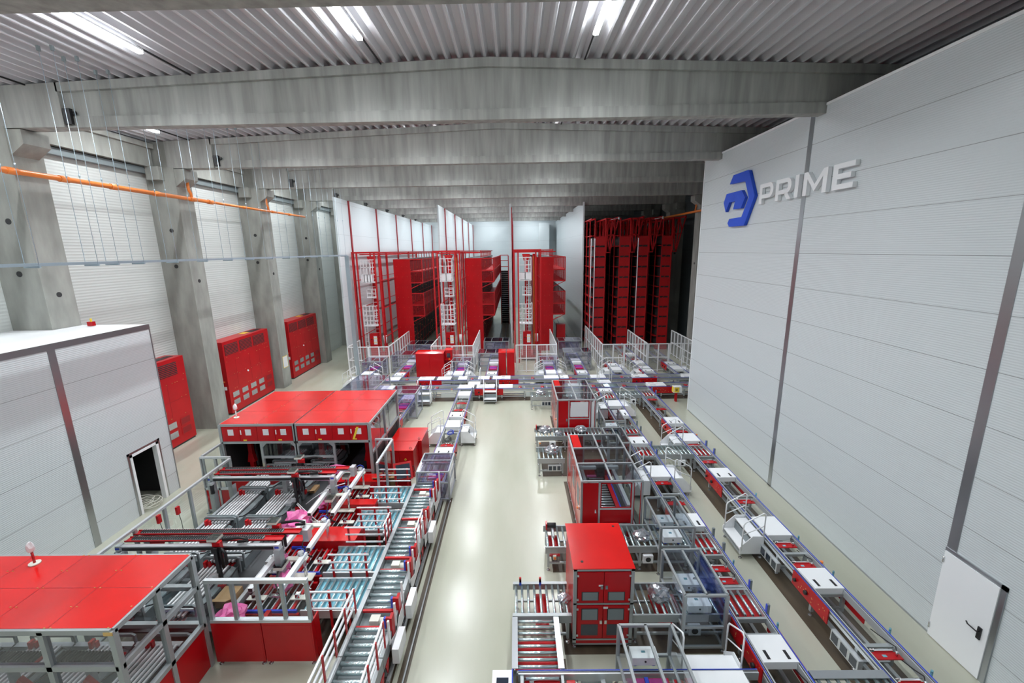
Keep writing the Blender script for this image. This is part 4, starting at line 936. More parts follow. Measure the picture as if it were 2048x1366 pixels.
def lguard(label, x, y0, y1, group, n=None, z=(.88, 1.08, 1.28)):
    r = emp('guard_rail_frame', label, 'guard frame', (x, y0, 0), group=group); L = y1-y0
    for zz in z: part_at(r, 'bar', cached(('lg', round(L, 2)), lambda: G().box(-.02, 0, -.02, .02, L, .02), 'white', 'bar'), (-.03, 0, zz))
    n = n or int(L/.55)+1
    for i in range(n+1): part_at(r, 'post', cached('gpost2', lambda: G().box(-.012, -.025, 0, .012, .025, 1.32), 'red', 'post'), (0, .06+(L-.12)*i/n, 0))
    return r
lguard('lengthwise guard frame left of the aisle roller line at the bottom of the picture', -3.62, 4.8, 8.05, 'lengthwise guard frames')
lguard('lengthwise guard frame left of the aisle roller line, between the second and third decks', -3.62, 10.2, 10.85, 'lengthwise guard frames')
lguard('lengthwise guard frame right of the aisle roller line at the bottom of the picture', -2.72, 4.8, 7.2, 'lengthwise guard frames')
lguard('lengthwise guard frame right of the aisle roller line at its middle', -2.72, 10.0, 11.0, 'lengthwise guard frames')

# --- aisle roller line
yL = 4.7; names = ['at the bottom edge of the picture', 'beside the front fence', 'beside the second deck', 'beside the third deck', 'beside the farthest deck, ending at the clear guard']
cuts = [(4.7, 6.9), (6.92, 8.6), (8.62, 10.25), (10.27, 11.9), (11.92, 13.3)]
for i, (a, b) in enumerate(cuts):
    L = b-a; r = emp('aisle_roller_section', 'silver roller line section along the aisle, '+names[i], 'roller conveyor', (-3.56, a, 0), group='roller line sections along the left side of the aisle'); w = .82
    part(r, 'side_frame', G().box(0, 0, .52, .06, L, .74).box(-.04, 0, .74, .06, L, .755), 'alu'); part(r, 'side_frame', G().box(w-.05, 0, .42, w+.04, L, .72), 'alu'); part(r, 'film_tray', G().box(.07, .02, .56, .75, L-.02, .575), 'steelgrey')
    k = int(L/.17); me = cached('alr', lambda: G().cyl((.07, 0, 0), (.75, 0, 0), .043, 12), 'roller', 'roller')
    skip = k//2 if 0 < i else -9
    for j in range(k):
        if j in (skip, skip+1): continue
        part_at(r, 'roller', me, (0, L*(j+.5)/k, .70))
    ys = L*(skip+1)/k if skip > 0 else 0
    if skip > 0:
        part(r, 'gear_motor', G().box(.3, ys-.09, .55, .5, ys+.09, .72).cyl((.5, ys, .63), (.72, ys, .63), .08, 12), 'offwhite')
        part(r, 'bridge_bar', G().box(.07, ys+.17, .68, .75, ys+.23, .73), 'red'); part(r, 'bridge_bar', G().box(.07, ys-.24, .68, .75, ys-.2, .72), 'red')
        part(r, 'red_tray', G().box(.07, ys-.2, .5, .75, ys+.2, .52), 'redmat')
        for yy in (ys+.25, ys-.28):
            b_ = part(r, 'stop_bracket', G().box(w-.09, yy, .72, w+.02, yy+.05, .98).box(w+.0, yy-.05, .5, w+.06, yy+.12, 1.02), 'red'); part(b_, 'pad', G().box(w-.13, yy-.01, .74, w-.09, yy+.06, .98), 'blue')
        for yy in (ys-.55, ys-.1, ys+.5): part(r, 'guide_plate', G().box(w+.03, yy, .6, w+.07, yy+.05, 1.16), 'white')
        part(r, 'outer_plate', G().prism([(ys-.5, .3), (ys+.45, .3), (ys+.45, .66), (ys+.1, .66), (ys-.1, .5), (ys-.5, .66)], 'x', w+.07, w+.08), 'white')
    for yy in (.15, L-.15):
        for x in (.03, w): leg(r, x, yy, .5, .07)
        part(r, 'diagonal_plate', G().prism([(yy-.1, .42), (yy+.12, .42), (yy+.03, .2), (yy-.02, .2)], 'x', w+.045, w+.06), 'red')
        part(r, 'cross_member', G().box(.03, yy-.03, .3, w, yy+.03, .36), 'alu')
    part(r, 'lower_tray', G().box(w+.05, 0, .08, w+.12, L, .14).box(.1, 0, .3, .16, L, .35), 'alu')
solo('floor_pipe', G((-2.38, 4.7, 0)).cyl((-2.38, 4.7, .04), (-2.38, 13.3, .04), .022, 8), 'alu', 'thin grey pipe on the floor along the aisle roller line', 'pipe', (-2.38, 4.7, 0))
for y, lab in ((7.2, 'near the bottom of the picture'), (8.3, 'beside the front fence level'), (10.9, 'beside the third deck')):
    r = emp('switch_box', 'white switch box on the roller line, '+lab, 'switch box', (-2.62, y, .3), group='white boxes on the roller line'); part(r, 'housing', G().box(0, 0, -.05, .14, .55, .3), 'white'); part(r, 'cable', G().tube([(.07, .55, .2), (.09, .62, .28), (.07, .66, .1), (.05, .6, -.1)], .012, 6), 'black')

# clear guard over the end of the roller line, conveyor beyond
clear_box('violet-topped clear guard on the left of the aisle, right of the tilted red screen', -3.47, 13.38, -2.38, 14.75, 1.12, .1, ys=(14.2,), glass='purpleclear', mids=(.72,))
conveyor('narrow belt conveyor from the violet guard beside the aisle to the hall crossing', (-3.32, 13.4, 0), 0, 10.15, CW, st=[('belt', .3, .7), ('drive', 2.1, .55), ('stop', 1.6), ('cable', 3.4), ('cable', 4.1, 'blue'), ('stop', 3.0), ('plate', 4.7, .8), ('drive', 5.9, .6), ('stop', 7.0), ('stop', 8.0), ('plate', 9.0, .7), ('post', 9.8, 1)])
stair('white step unit on the left of the narrow aisle conveyor', (-3.98, 17.6, 0), 0, .85); stair('white step unit on the right of the narrow aisle conveyor', (-1.9, 18.5, 0), PI, .85)
# tilted red screen console
r = emp('operator_console', 'tilted red operator console with a dark screen among the guard frames', 'operator console', (-4.1, 13.6, 0)); r.rotation_euler = (0, 0, .35)
part(r, 'pedestal', G().box(-.1, 0, 0, .35, .3, .8), 'red'); part(r, 'housing', G().prism([(-.1, .75), (.25, 1.25), (.35, 1.2), (.25, .75)], 'x', -.2, .42), 'red'); part(r, 'screen', G().add([(-.13, -.08, .8), (.35, -.08, .8), (.35, .19, 1.19), (-.13, .19, 1.19), (-.13, -.1, .82), (.35, -.1, .82), (.35, .17, 1.21), (-.13, .17, 1.21)], [(0,3,2,1),(4,5,6,7),(0,1,5,4),(1,2,6,5),(2,3,7,6),(3,0,4,7)]), 'glassdark')
part(r, 'handle', G().tube([(.44, .1, .9), (.5, .1, .92), (.5, .2, 1.05), (.44, .2, 1.06)], .015, 6), 'black')
# red control cabinets
for x0, x1, y0, y1, H, lab in ((-5.08, -3.98, 15.05, 15.85, 1.12, 'nearer one, behind the tilted console'), (-5.08, -3.84, 15.9, 17.2, 1.12, 'farther one, next to the middle enclosure')):
    r = emp('control_cabinet', 'red control cabinet with a hinged lid, '+lab, 'control cabinet', (x0, y0, 0), group='low red control cabinets'); w = x1-x0; d = y1-y0
    part(r, 'body', G().box(0, 0, .0, w, d, H-.03), 'red'); part(r, 'lid', G().box(-.01, -.02, H-.03, w+.01, d, H), 'redlit')
    for i in (0, 1): part(r, 'door', G().box(w*i/2+.02, -.015, .06, w*(i+1)/2-.02, 0, H-.08), 'red')
    part(r, 'main_switch', G().cyl((w*.72, -.015, .75), (w*.72, -.03, .75), .04, 12).box(w*.70, -.04, .74, w*.74, -.03, .76, 1), ['yellow', 'black']); part(r, 'lifting_eye', G().tube([(w-.12+.04*math.cos(a), .1, H+.04+.04*math.sin(a)) for a in [i*PI/5-PI/2 for i in range(11)]], .008, 5), 'black')

# pink foil, boxes, clutter
for x, y, z, rr, lab, sq in ((-6.35, 10.9, .68, .34, 'draped over the machine bed beside the right magazines', (1, 1.1, 1)), (-6.1, 12.1, .7, .22, 'below the farther gantry', (1, 1, 1)), (-5.6, 8.75, .7, .2, 'under the nearer gantry right end', (1, 1, 1.2)),
        (-5.75, 9.05, .95, .2, 'hanging beside the nearer gantry carriage', (.7, .7, 1.3)), (-6.25, 7.75, .7, .28, 'behind the front fence corner', (1, 1, .8)), (-6.45, 13.75, .95, .14, 'long roll under the middle enclosure opening', (5, 1, 1)), (-9.7, 14.4, 2.1, .16, 'hanging inside the left middle enclosure', (1, .6, 1))):
    g = G(); g.blob((0, 0, rr*sq[2]*.7), rr, int(abs(x*10+y)), .5, 3, 0, sq); solo('pink_foil', g, 'pink', 'crumpled pink foil '+lab, 'foil', (x, y, z), group='pink foil pieces')
for x, y, w, d, h, lab in ((-9.25, 12.95, .6, .6, .4, 'open, behind the jog of the fence'), (-5.0, 13.5, .7, .4, .85, 'standing before the control cabinets'), (-6.9, 8.2, .4, .4, .9, 'under the nearer gantry'), (-7.3, 12.9, .5, .4, .75, 'beyond the right magazine')):
    r = emp('cardboard_box', 'brown cardboard box '+lab, 'box', (x, y, 0), group='cardboard boxes among the machines'); part(r, 'carton', G().box(0, 0, 0, w, d, h), 'card'); part(r, 'flap', G().prism([(0, h), (-.18, h+.1), (-.17, h+.11), (0, h+.012)], 'x', 0, w), 'card')
for i, (x, y, c, lab) in enumerate(((-9.6, 13.75, 'film', 'clear'), (-9.15, 13.75, 'yellow', 'yellow'), (-8.85, 13.72, 'orange', 'orange'))):
    g = G(); g.blob((0, 0, .1), .15, i+20, .4, 2, 0, (1, .8, .7)); solo('parts_bag', g, c, lab+' bag of parts on the floor edge of the left middle enclosure', 'bag', (x, y, .97))

# contents of the near enclosure
r = emp('machine_bed', 'dark machine bed inside the near red-roofed enclosure', 'machine bed', (-11.3, 5.85, 0))
part(r, 'table_plate', G().box(0, 0, .5, 4.6, 1.3, .56), 'bed'); part(r, 'rail', G().box(0, .1, .9, 4.6, .2, 1.0), 'alubright'); part(r, 'rail', G().box(0, 1.1, .9, 4.6, 1.2, 1.0), 'alubright')
for x in (.2, 1.6, 3.0, 4.4): part(r, 'leg', G().box(x, .1, 0, x+.1, 1.2, .5), 'alu')
for i, x in enumerate((.3, 1.45, 2.6, 3.75)): part(r, 'red_bracket', G().prism([(x, .56), (x+.4, .56), (x+.4, 1.2), (x+.15, 1.5), (x, 1.3)], 'y', .02, .1), 'redmat')
for i, x in enumerate((-10.9, -9.7, -8.5, -7.4)): magazine('grey profile magazine inside the near enclosure, '+['leftmost', 'second from its left', 'third from its left', 'rightmost'][i], x, 5.95, 1.05)
for i, (x, z) in enumerate(((-10.4, 1.7), (-9.0, 1.7), (-7.6, 1.7))):
    q = emp('chain_unit', 'black cable chain on a red shelf inside the near enclosure, '+['left', 'middle', 'right'][i], 'cable chain', (x, 6.0, z-.1), group='chains inside the near enclosure')
    part(q, 'shelf', G().box(-.5, 0, 0, .6, .25, .03), 'redmat'); g = G()
    for j in range(18): g.box(-.48+j*.058, .03, .03, -.45+j*.058, .22, .1)
    g.box(-.48, .05, .04, .56, .2, .07); part(q, 'cable_chain', g, 'black')
    part(q, 'bracket', G().box(-.05, .1, -1.05, .05, .2, 0), 'alu')

for i, (p, q, m) in enumerate((((-5.95, 9.3, 1.0), (-4.9, 8.6, .8), .25), ((-6.7, 11.6, 1.1), (-5.3, 10.6, .8), .2), ((-6.7, 11.65, 1.1), (-5.2, 10.65, .8), .15), ((-5.3, 11.9, 1.6), (-6.5, 11.75, 1.0), -.2))):
    pts = [tuple(p[k]+(q[k]-p[k])*t/6+(m*math.sin(PI*t/6) if k == 2 else 0)*-.5 for k in range(3)) for t in range(7)]
    o_ = (p[0], p[1], p[2]); solo('hanging_cable', G(o_).tube(pts, .012, 5), 'white', 'thin white cord slung between gantry and rod modules, '+['near the nearer gantry', 'long upper one at the farther gantry', 'long lower one at the farther gantry', 'short one under the farther gantry'][i], 'cord', o_, group='thin white cables')
# ================================================================== left wall: cabin, air units, pipe, cable tray
CX = -12.65
r = emp('panel_cabin', 'grey panel-built cabin with an open dark doorway at the left edge', 'cabin', (-14.5, 8., 0)); ca = r
part(r, 'front_wall', at(r, G().box(CX-.12, 2.5, 0, CX, 12.83, 6.1).box(CX-.12, 13.85, 0, CX, 14.45, 6.1).box(CX-.12, 12.83, 2.08, CX, 13.85, 6.1)), 'panel')
part(r, 'end_wall', at(r, G().box(-14.95, 14.33, 0, CX-.12, 14.45, 6.1).box(-14.95, 2.5, 0, CX-.12, 2.62, 6.1)), 'panel')
part(r, 'back_wall', at(r, G().box(-14.97, 2.62, 0, -14.9, 14.33, 6.1)), 'panel')
g = G().box(-14.97, 2.5, 6.1, CX+.01, 14.47, 6.2)
for a, b in ((2.5, 7.13), (8.12, 13.53)): g.box(XL+.02, a, 6.1, -14.97, b, 6.2)
part(r, 'roof', at(r, g), 'white')
part(r, 'roof_edge', at(r, G().box(CX-.01, 2.5, 6.04, CX+.02, 14.47, 6.21)), 'flash'); part(r, 'corner_strip', at(r, G().box(CX-.04, 14.44, 0, CX+.015, 14.475, 6.1)), 'flash')
part(r, 'flashing', at(r, G().box(CX, 11.15, 0, CX+.012, 11.35, 6.05)), 'flash')
d = part(r, 'door_frame', at(r, G().box(CX-.13, 12.78, 0, CX+.03, 12.86, 2.14).box(CX-.13, 13.8, 0, CX+.03, 13.9, 2.14).box(CX-.13, 12.78, 2.06, CX+.03, 13.9, 2.14)), 'white')
part(d, 'outer_trim', at(r, G().box(CX, 12.7, 0, CX+.014, 12.78, 2.22).box(CX, 13.9, 0, CX+.014, 13.98, 2.22).box(CX, 12.7, 2.14, CX+.014, 13.98, 2.22)), 'flash')
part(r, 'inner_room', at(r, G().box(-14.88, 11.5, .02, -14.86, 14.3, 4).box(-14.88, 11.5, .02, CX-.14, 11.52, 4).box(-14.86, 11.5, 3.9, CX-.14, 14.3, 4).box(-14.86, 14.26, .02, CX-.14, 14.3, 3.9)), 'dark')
g = G(); random.seed(4)
for k in range(9):
    rr = .25+.1*random.random(); cx, cy = random.uniform(-.15, .15), random.uniform(-.1, .1)
    g.tube([(cx+rr*math.cos(a*.42), cy+rr*math.sin(a*.42), .02+.03*k+.02*math.sin(a+k)) for a in range(16)], .012, 5)
solo('cable_coils', g, 'offwhite', 'heap of pale cable coils on the floor in the cabin doorway', 'cable', (-12.85, 13.2, .02)); bpy.data.objects['cable_coils']['kind'] = 'stuff'
solo('orange_tag', G().box(0, 0, 0, .18, .12, .14).box(.1, .02, .14, .14, .06, .25, 1), ['red', 'yellow'], 'small red and yellow item on the cabin roof by the concrete column', 'item', (-14.5, 14.2, 6.21))

for i, (y0, L, lab) in enumerate(((14.95, 4.15, 'nearest, partly behind the panel-built cabin'), (21.8, 4.2, 'middle one, between two concrete columns'), (28.4, 4.2, 'farthest, before the white partition'))):
    r = emp('air_unit', 'tall red wall unit with louvres, '+lab, 'machine unit', (-15.4, y0, 0), group='red units along the left wall'); H = 4.0
    part(r, 'body', G().box(-.85, 0, .08, 0, L, H), 'red'); part(r, 'base', G().box(-.8, .05, 0, -.02, L-.05, .08), 'dark')
    lw = L*.26
    for k in range(3):
        y = .12+k*(L*.3); v = part(r, 'louvre', G().box(0, y, 3.25, .012, y+lw, 3.82), 'dark')
        for z in range(7): part(v, 'slat', G().box(.012, y, 3.29+z*.077, .03, y+lw, 3.31+z*.077), 'red')
    for k in range(5):
        y = .1+k*(L-.2)/5
        for z in (.42, .86): part(r, 'mesh_window', G().box(0, y+.1, z, .012, y+(L-.2)/5-.1, z+.36).box(.012, y+.14, z+.04, .016, y+(L-.2)/5-.14, z+.32, 1), ['redmat', 'film' if k < 4 else 'darkred'])
    g = G()
    for y in (L*.2, L*.5, L*.72): g.box(0, y, 1.4 if y != L*.5 else 1.3, .004, y+.012, 2.9)
    g.box(0, .1, 2.1, .004, L-.1, 2.112); part(r, 'door_seam', g, 'darkred')
    g = G(); random.seed(i)
    for k in range(34): y, z = .1+random.random()*(L-.2), random.choice((1.35, 2.05, 2.15, 2.9, 3.15)); g.box(0, y, z, .01, y+.03, z+.03)
    part(r, 'fastener', g, 'brass'); part(r, 'indicator', G().cyl((0, L*.42, 2.0), (.05, L*.42, 2.0), .05, 10), 'white')
    part(r, 'cable_opening', G().box(-.65, L*.72, H, -.25, L*.86, H+.01).box(-.6, L*.88, H, -.3, L*.96, H+.01), 'black'); part(r, 'tape', G().box(-.7, L*.58, H, -.35, L*.7, H+.008), 'yellow')
    part(r, 'switch', G().box(-.55, -.06, 1.9, -.3, 0, 2.02).box(-.3, -.04, 1.82, -.15, 0, 1.88, 1).box(-.22, -.03, 1.4, -.1, 0, 1.58, 2), ['black', 'orange', 'white'])
solo('taped_notice', G().box(0, 0, 0, .006, .5, .7).box(-.002, -.03, -.03, .004, .0, .73, 1).box(-.002, .5, -.03, .004, .53, .73, 1).box(-.002, 0, .7, .004, .5, .73, 1).box(-.002, 0, -.03, .004, .5, 0, 1), ['paper', 'yellow'], 'paper notice taped in yellow to the concrete column between red units', 'notice', (-14.998, 26.6, 1.3))
solo('taped_notice', G().box(0, 0, 0, .006, .45, .5).box(.0, .45, .3, .007, .55, .42, 1).box(.0, .42, -.05, .007, .52, .06, 1), ['paper', 'card'], 'paper note taped to the nearest red wall unit', 'notice', (-15.395, 17.1, 1.35))

r = emp('drain_pipe', 'orange drain pipe running along the left columns', 'pipe', (-14.75, 5, 11.0))
part(r, 'pipe', G().cyl((0, -1, 0), (0, 16.5, 0), .085, 14), 'orange'); part(r, 'narrow_pipe', G().cyl((0, 16.5, 0), (0, 26.2, 0), .06, 12), 'orange')
for y in (4.2, 8.1, 9.6, 11.4, 13.3, 15.3, 16.5, 19.2, 22., 24.): part(r, 'coupling', G().cyl((0, y, 0), (0, y+.3, 0), .105 if y < 16.6 else .078, 14), 'orange')
for y in (15.45, 21.7): part(r, 'branch', G().tube([(0, y, 0), (0, y-.02, .25), (0, y-.12, .4), (0, y-.12, .75)], .06, 10), 'orange')
r = emp('drain_pipe', 'orange drain pipe on the far right wall above the red racks', 'pipe', (13.5, 24, 11.05)); part(r, 'pipe', G().cyl((0, 0, 0), (0, 36, .2), .08, 12), 'orange'); part(r, 'branch', G().tube([(0, 9.5, .05), (0, 9.4, .3), (0, 9.3, .7)], .06, 8), 'orange')

r = emp('cable_tray', 'long galvanised cable tray hanging on thin rods along the left side', 'cable tray', (-11.3, 4, 8.3))
part(r, 'tray', G().box(-.15, 0, 0, .15, 25, .012).box(-.155, 0, 0, -.145, 25, .07).box(.145, 0, 0, .155, 25, .07), 'tray')
for i, y in enumerate((3.5, 4.9, 6.1, 7.55, 8.15, 9.0, 10.3, 11.7, 13.1, 14.5, 16., 17.5, 19., 20.5, 22., 23.5, 24.7)):
    part(r, 'hanger_bar', G().box(-.19, y-.02, -.04, .19, y+.02, 0), 'tray')
    for x in (-.17, .17):
        z1 = roofz(-11.3)-8.3
        rod = part(r, 'hanger_rod', G().cyl((x, y, -.03), (x, y, z1), .006, 6), 'tray'); part(rod, 'clip', G().box(x-.03, y-.03, z1-.12, x+.03, y+.03, z1), 'steelgrey'); part(rod, 'coupler', G().cyl((x, y, z1*.42), (x, y, z1*.42+.08), .018, 6), 'tray')
r = emp('drop_channel', 'vertical grey channel at the end of the hanging cable tray', 'cable channel', (-11.3, 29.2, 0)); part(r, 'channel', G().box(-.13, 0, 0, .13, .1, 8.3), 'tray')

# ================================================================== partitions
def part_wall(i, x, ya, z1, cols=True):
    w_ = struct('wall_partition_%d' % i, G().box(x-.06, ya, 0, x+.06, Y1, z1), 'panel_far')
    if cols:
        for k, y in enumerate(BAYS[cols:12]): struct('steel_post', G().box(x+.06, y-.1, 0, x+.13, y+.1, z1), 'darkred', w_)
part_wall(1, -12.25, 30.3, 12.2, 6); part_wall(2, -6.2, 36., 12.15, 7); part_wall(3, -.36, 36., 12.15, 7); part_wall(4, 6.05, 39., 12.5, 0)
struct('wall_back_pilaster', G().box(3.5, 63, 0, 4.9, 65, 12.2), 'panel_far')

# ================================================================== hall crossing conveyors
conveyor('silver conveyor crossing the whole hall, nearer of the two, steps in front of it', (-9.0, 24.38, 0), -PI/2, 21.5, CW, legs=1, st=[('plate', .6, 1.2), ('stop', 2.3), ('rollers', 3.0, .8, 4), ('stop', 4.2), ('ebox', 4.6, .8, 1), ('plate', 5.6, .9), ('drive', 6.65, 1.05), ('plate', 7.95, .8), ('stop', 9.1), ('stop', 7.4), ('ebox', 9.5, .8, 1), ('stop', 10.4), ('stop', 13.4), ('plate', 12.0, .8), ('rollers', 14.0, .9, 5), ('stop', 15.2), ('drive', 16.6, 1.0), ('beacon', 9.9), ('beacon', 5.2), ('beacon', 18.2), ('stop', 18.8), ('ebox', 18.9, .8, 1), ('rollers', 19.6, .9, 5)])
conveyor('silver conveyor crossing the whole hall, farther of the two', (-9.0, 26.12, 0), -PI/2, 21.5, CW, st=[('plate', .8, .9), ('stop', 2.0), ('drive', 2.9, .95), ('plate', 4.05, .85), ('ebox', 4.2, .7, 1), ('plate', 5.35, .55), ('stop', 6.1), ('plate', 6.6, .7), ('plate', 7.5, .6), ('stop', 7.2), ('drive', 8.0, .6), ('ebox', 9.1, .7, 1), ('stop', 9.9), ('plate', 10.7, .9), ('stop', 12.3), ('drive', 11.7, .5), ('plate', 13.6, .9), ('ebox', 14.7, .7, 1), ('stop', 15.5), ('drive', 16.2, .9), ('stop', 17.6), ('ebox', 18.4, .6, 1), ('plate', 19.3, .8), ('stop', 20.4)])
def feed(label, x, y0, y1, st):
    return conveyor(label, (x, y0, 0), 0, y1-y0, .74, st=st, group='short feeder conveyors behind the hall crossing')
feed('feeder conveyor behind the crossing at its far left, under the first white-fenced guard', -10.2, 24.6, 30.5, [('plate', 1.0, .9), ('belt', 3.6, .9), ('plate', 2.2, .7)])
feed('feeder conveyor left of the wide red cabinet behind the crossing', -7.95, 26.15, 32.0, [('drive', .3, .6), ('stop', 1.3), ('belt', 2.2, .9), ('plate', 3.4, 1.0)])
feed('feeder conveyor right of the wide red cabinet, flanked by white steps', -4.15, 26.15, 31.0, [('plate', .3, .9), ('belt', 1.5, .9), ('plate', 2.6, .6)])
feed('feeder conveyor left of the narrow red cabinet pair', -1.98, 26.15, 32.5, [('drive', .3, .6), ('belt', 1.7, .9), ('plate', 3.0, 1.1)])
feed('feeder conveyor right of the narrow red cabinet pair, flanked by white steps', 1.85, 26.15, 31.0, [('plate', .3, .9), ('belt', 1.5, .9), ('plate', 2.6, .6)])
feed('feeder conveyor before the tall white partition edge', 3.85, 26.15, 32.5, [('drive', .3, .6), ('belt', 1.7, .9), ('plate', 3.0, 1.1)])
feed('feeder conveyor into the first fenced bay of the dark racks', 6.2, 26.15, 32.5, [('plate', .9, .8), ('drive', 2.0, .6), ('stop', 3.0)])
feed('feeder conveyor with white covers into the dark racks, middle', 8.15, 26.15, 35.3, [('drive', .5, .5), ('plate', 1.2, .6), ('plate', 2.5, .8), ('stop', 4.0), ('drive', 5.0, .6)])
feed('feeder conveyor into the dark racks, rightmost', 10.2, 26.15, 33.0, [('plate', .9, .9), ('drive', 2.2, .6), ('stop', 3.6)])
conveyor('belt conveyor left of the middle red roof, under the small violet guard', (-6.3, 17.7, 0), 0, 5.9, .74, st=[('drive', .6, .6), ('rollers', 1.6, .9, 4), ('belt', 3.0, .8), ('plate', 4.2, .8), ('stop', 2.6)])
conveyor('belt conveyor inside the large violet guard beyond the middle red roof', (-8.9, 18.2, 0), 0, 5.2, .74, st=[('plate', .6, .9), ('belt', 2.0, .8), ('plate', 3.4, .8), ('rollers', 4.3, .7, 4)])

clear_box('large violet-topped guard beyond the middle red roof', -9.4, 18.2, -7.55, 24.4, 1.35, .1, ys=(20.2, 21.8, 23.3), glass='purpleclear', sides='lr')
clear_box('small violet-topped guard beyond the right corner of the middle red roof', -6.6, 20.95, -5.22, 22.3, 1.35, .1, ys=(21.6,), glass='purpleclear')
clear_box('violet-topped guard before the first white mesh enclosure', -10.5, 28.0, -9.1, 29.3, 1.25, .1, xs=(-9.8,), glass='purpleclear', sides='lrb')
clear_box('violet-topped guard over the feeder left of the wide red cabinet, nearer', -8.9, 29.6, -7.0, 30.9, 1.3, .1, xs=(-8.3, -7.5), glass='purpleclear', sides='lrb', mids=(.75, .4))
clear_box('violet-topped guard over the feeder left of the wide red cabinet, farther', -8.55, 32.8, -6.6, 34.3, 1.35, .1, xs=(-8.0, -7.2), glass='purpleclear', sides='lrfb')
clear_box('violet-topped guard over the feeder between the white steps, behind the wide red cabinet', -4.4, 28.0, -3.1, 29.3, 1.2, .1, xs=(-3.8,), glass='purpleclear', sides='lrb')
clear_box('violet-topped guard beside the narrow red cabinets, nearer', -2.75, 29.6, -1.0, 30.9, 1.35, .1, xs=(-2.2, -1.5), glass='purpleclear', sides='lrb', mids=(.75, .4))
clear_box('violet-topped guard beside the narrow red cabinets, farther', -2.6, 33.6, -.6, 35.1, 1.35, .1, xs=(-2.0, -1.1), glass='purpleclear')
clear_box('violet-topped guard right of the narrow red cabinets between white steps', 1.55, 28.0, 2.85, 29.3, 1.2, .1, xs=(2.2,), glass='purpleclear', sides='lrb')
clear_box('violet-topped guard left of the white partition edge, nearer', 3.4, 29.6, 5.3, 30.9, 1.35, .1, xs=(4.0, 4.7), glass='purpleclear', sides='lrb', mids=(.75, .4))
clear_box('violet-topped guard left of the white partition edge, farther', 3.35, 33.4, 5.2, 34.8, 1.35, .1, xs=(3.9, 4.6), glass='purpleclear')

# red cabinets beyond the crossing
def cab(label, x0, x1, y0=28.2, y1=29.1, H=1.75, doors=1):
    r = emp('control_cabinet', label, 'control cabinet', (x0, y0, 0), group='red cabinets beyond the crossing'); w = x1-x0
    part(r, 'body', G().box(0, 0, 0, w, y1-y0, H-.03), 'red'); part(r, 'lid', G().prism([(-.01, H-.03), (y1-y0, H-.03), (y1-y0, H+.04), (.3, H+.04)], 'x', -.01, w+.01), 'redlit')
    for i in range(doors): part(r, 'door', G().box(w*i/doors+.01, -.015, .06, w*(i+1)/doors-.01, 0, H-.05), 'red')
    return r
cab('wide plain red cabinet right behind the crossing conveyors', -6.85, -4.95, doors=2); r = cab('red cabinet with a small dark screen, behind the wide one', -4.93, -4.45, 28.75, 29.2, 1.85)
part(r, 'screen', G().box(.12, -.03, 1.3, .36, -.015, 1.6), 'glassdark'); part(r, 'shelf', G().box(.0, -.2, 1.15, .45, 0, 1.18).cyl((.3, -.15, 1.2), (.3, -.15, 1.24), .04, 8, 1), ['red', 'yellow'])
cab('left cabinet of the narrow red pair behind the crossing', -1.22, -.73); cab('right cabinet of the narrow red pair behind the crossing', -.66, -.15)

# stairs around the crossing
stair('white step unit in front of the crossing conveyors, middle of the hall', (-1.15, 22.95, 0), PI/2, .75); bpy.data.objects[-1] if 0 else None
stair('white step unit at the crossing left of the narrow aisle conveyor', (-4.85, 22.7, 0), PI/2, .75)
for x, y, rz, lab in ((-4.85, 26.6, 0, 'left side of the feeder behind the wide red cabinet'), (-2.75, 27.5, PI, 'right side of the feeder behind the wide red cabinet'), (1.15, 26.6, 0, 'left side of the feeder right of the narrow red cabinets'), (3.25, 27.5, PI, 'right side of the feeder right of the narrow red cabinets'),
        (-10.9, 25.6, 0, 'left side of the far left feeder'), (-8.8, 27.2, PI, 'right side of the far left feeder'), (5.5, 27.0, 0, 'before the first fenced bay of the dark racks'), (7.6, 28.6, PI, 'right of the first dark rack feeder'), (7.45, 26.6, 0, 'left of the middle dark rack feeder'), (11.7, 28.0, PI, 'at the rightmost feeder of the dark racks')):
    stair('white step unit, '+lab, (x, y, 0), rz, .85)
for x, lab in ((-2.95, 'left'), (4.9, 'right')):
    r = emp('crossing_step', 'white bridge cover with two tall bars between the crossing conveyors, %s one' % lab, 'bridge step', (x, 24.55, 0)); part(r, 'deck', G().box(0, 0, .6, .75, .7, .64), 'white'); part(r, 'base', G().box(.02, .02, 0, .73, .68, .6), 'alubright'); 
    for xx in (0, .75): part(r, 'bar', G().tube([(xx, .05, .6), (xx, .05, 1.5), (xx, .12, 1.55), (xx, .6, 1.55), (xx, .65, 1.5), (xx, .65, .6)], .018, 6), 'white')
r = emp('yellow_label_box', 'white box with yellow label on a red stand near the logo wall end', 'label box', (8.75, 22.9, 0)); part(r, 'stand', G().box(.15, .1, 0, .25, .25, .55), 'red'); part(r, 'housing', G().box(0, 0, .55, .45, .3, .9), 'white')
part(r, 'label', G().box(-.012, .02, .58, 0, .28, .87).box(.03, -.012, .58, .3, 0, .87), 'yellow'); part(r, 'symbol', G().box(.1, -.016, .68, .13, -.012, .8).box(.13, -.016, .68, .2, -.012, .71).box(.17, -.016, .71, .2, -.012, .8), 'black')

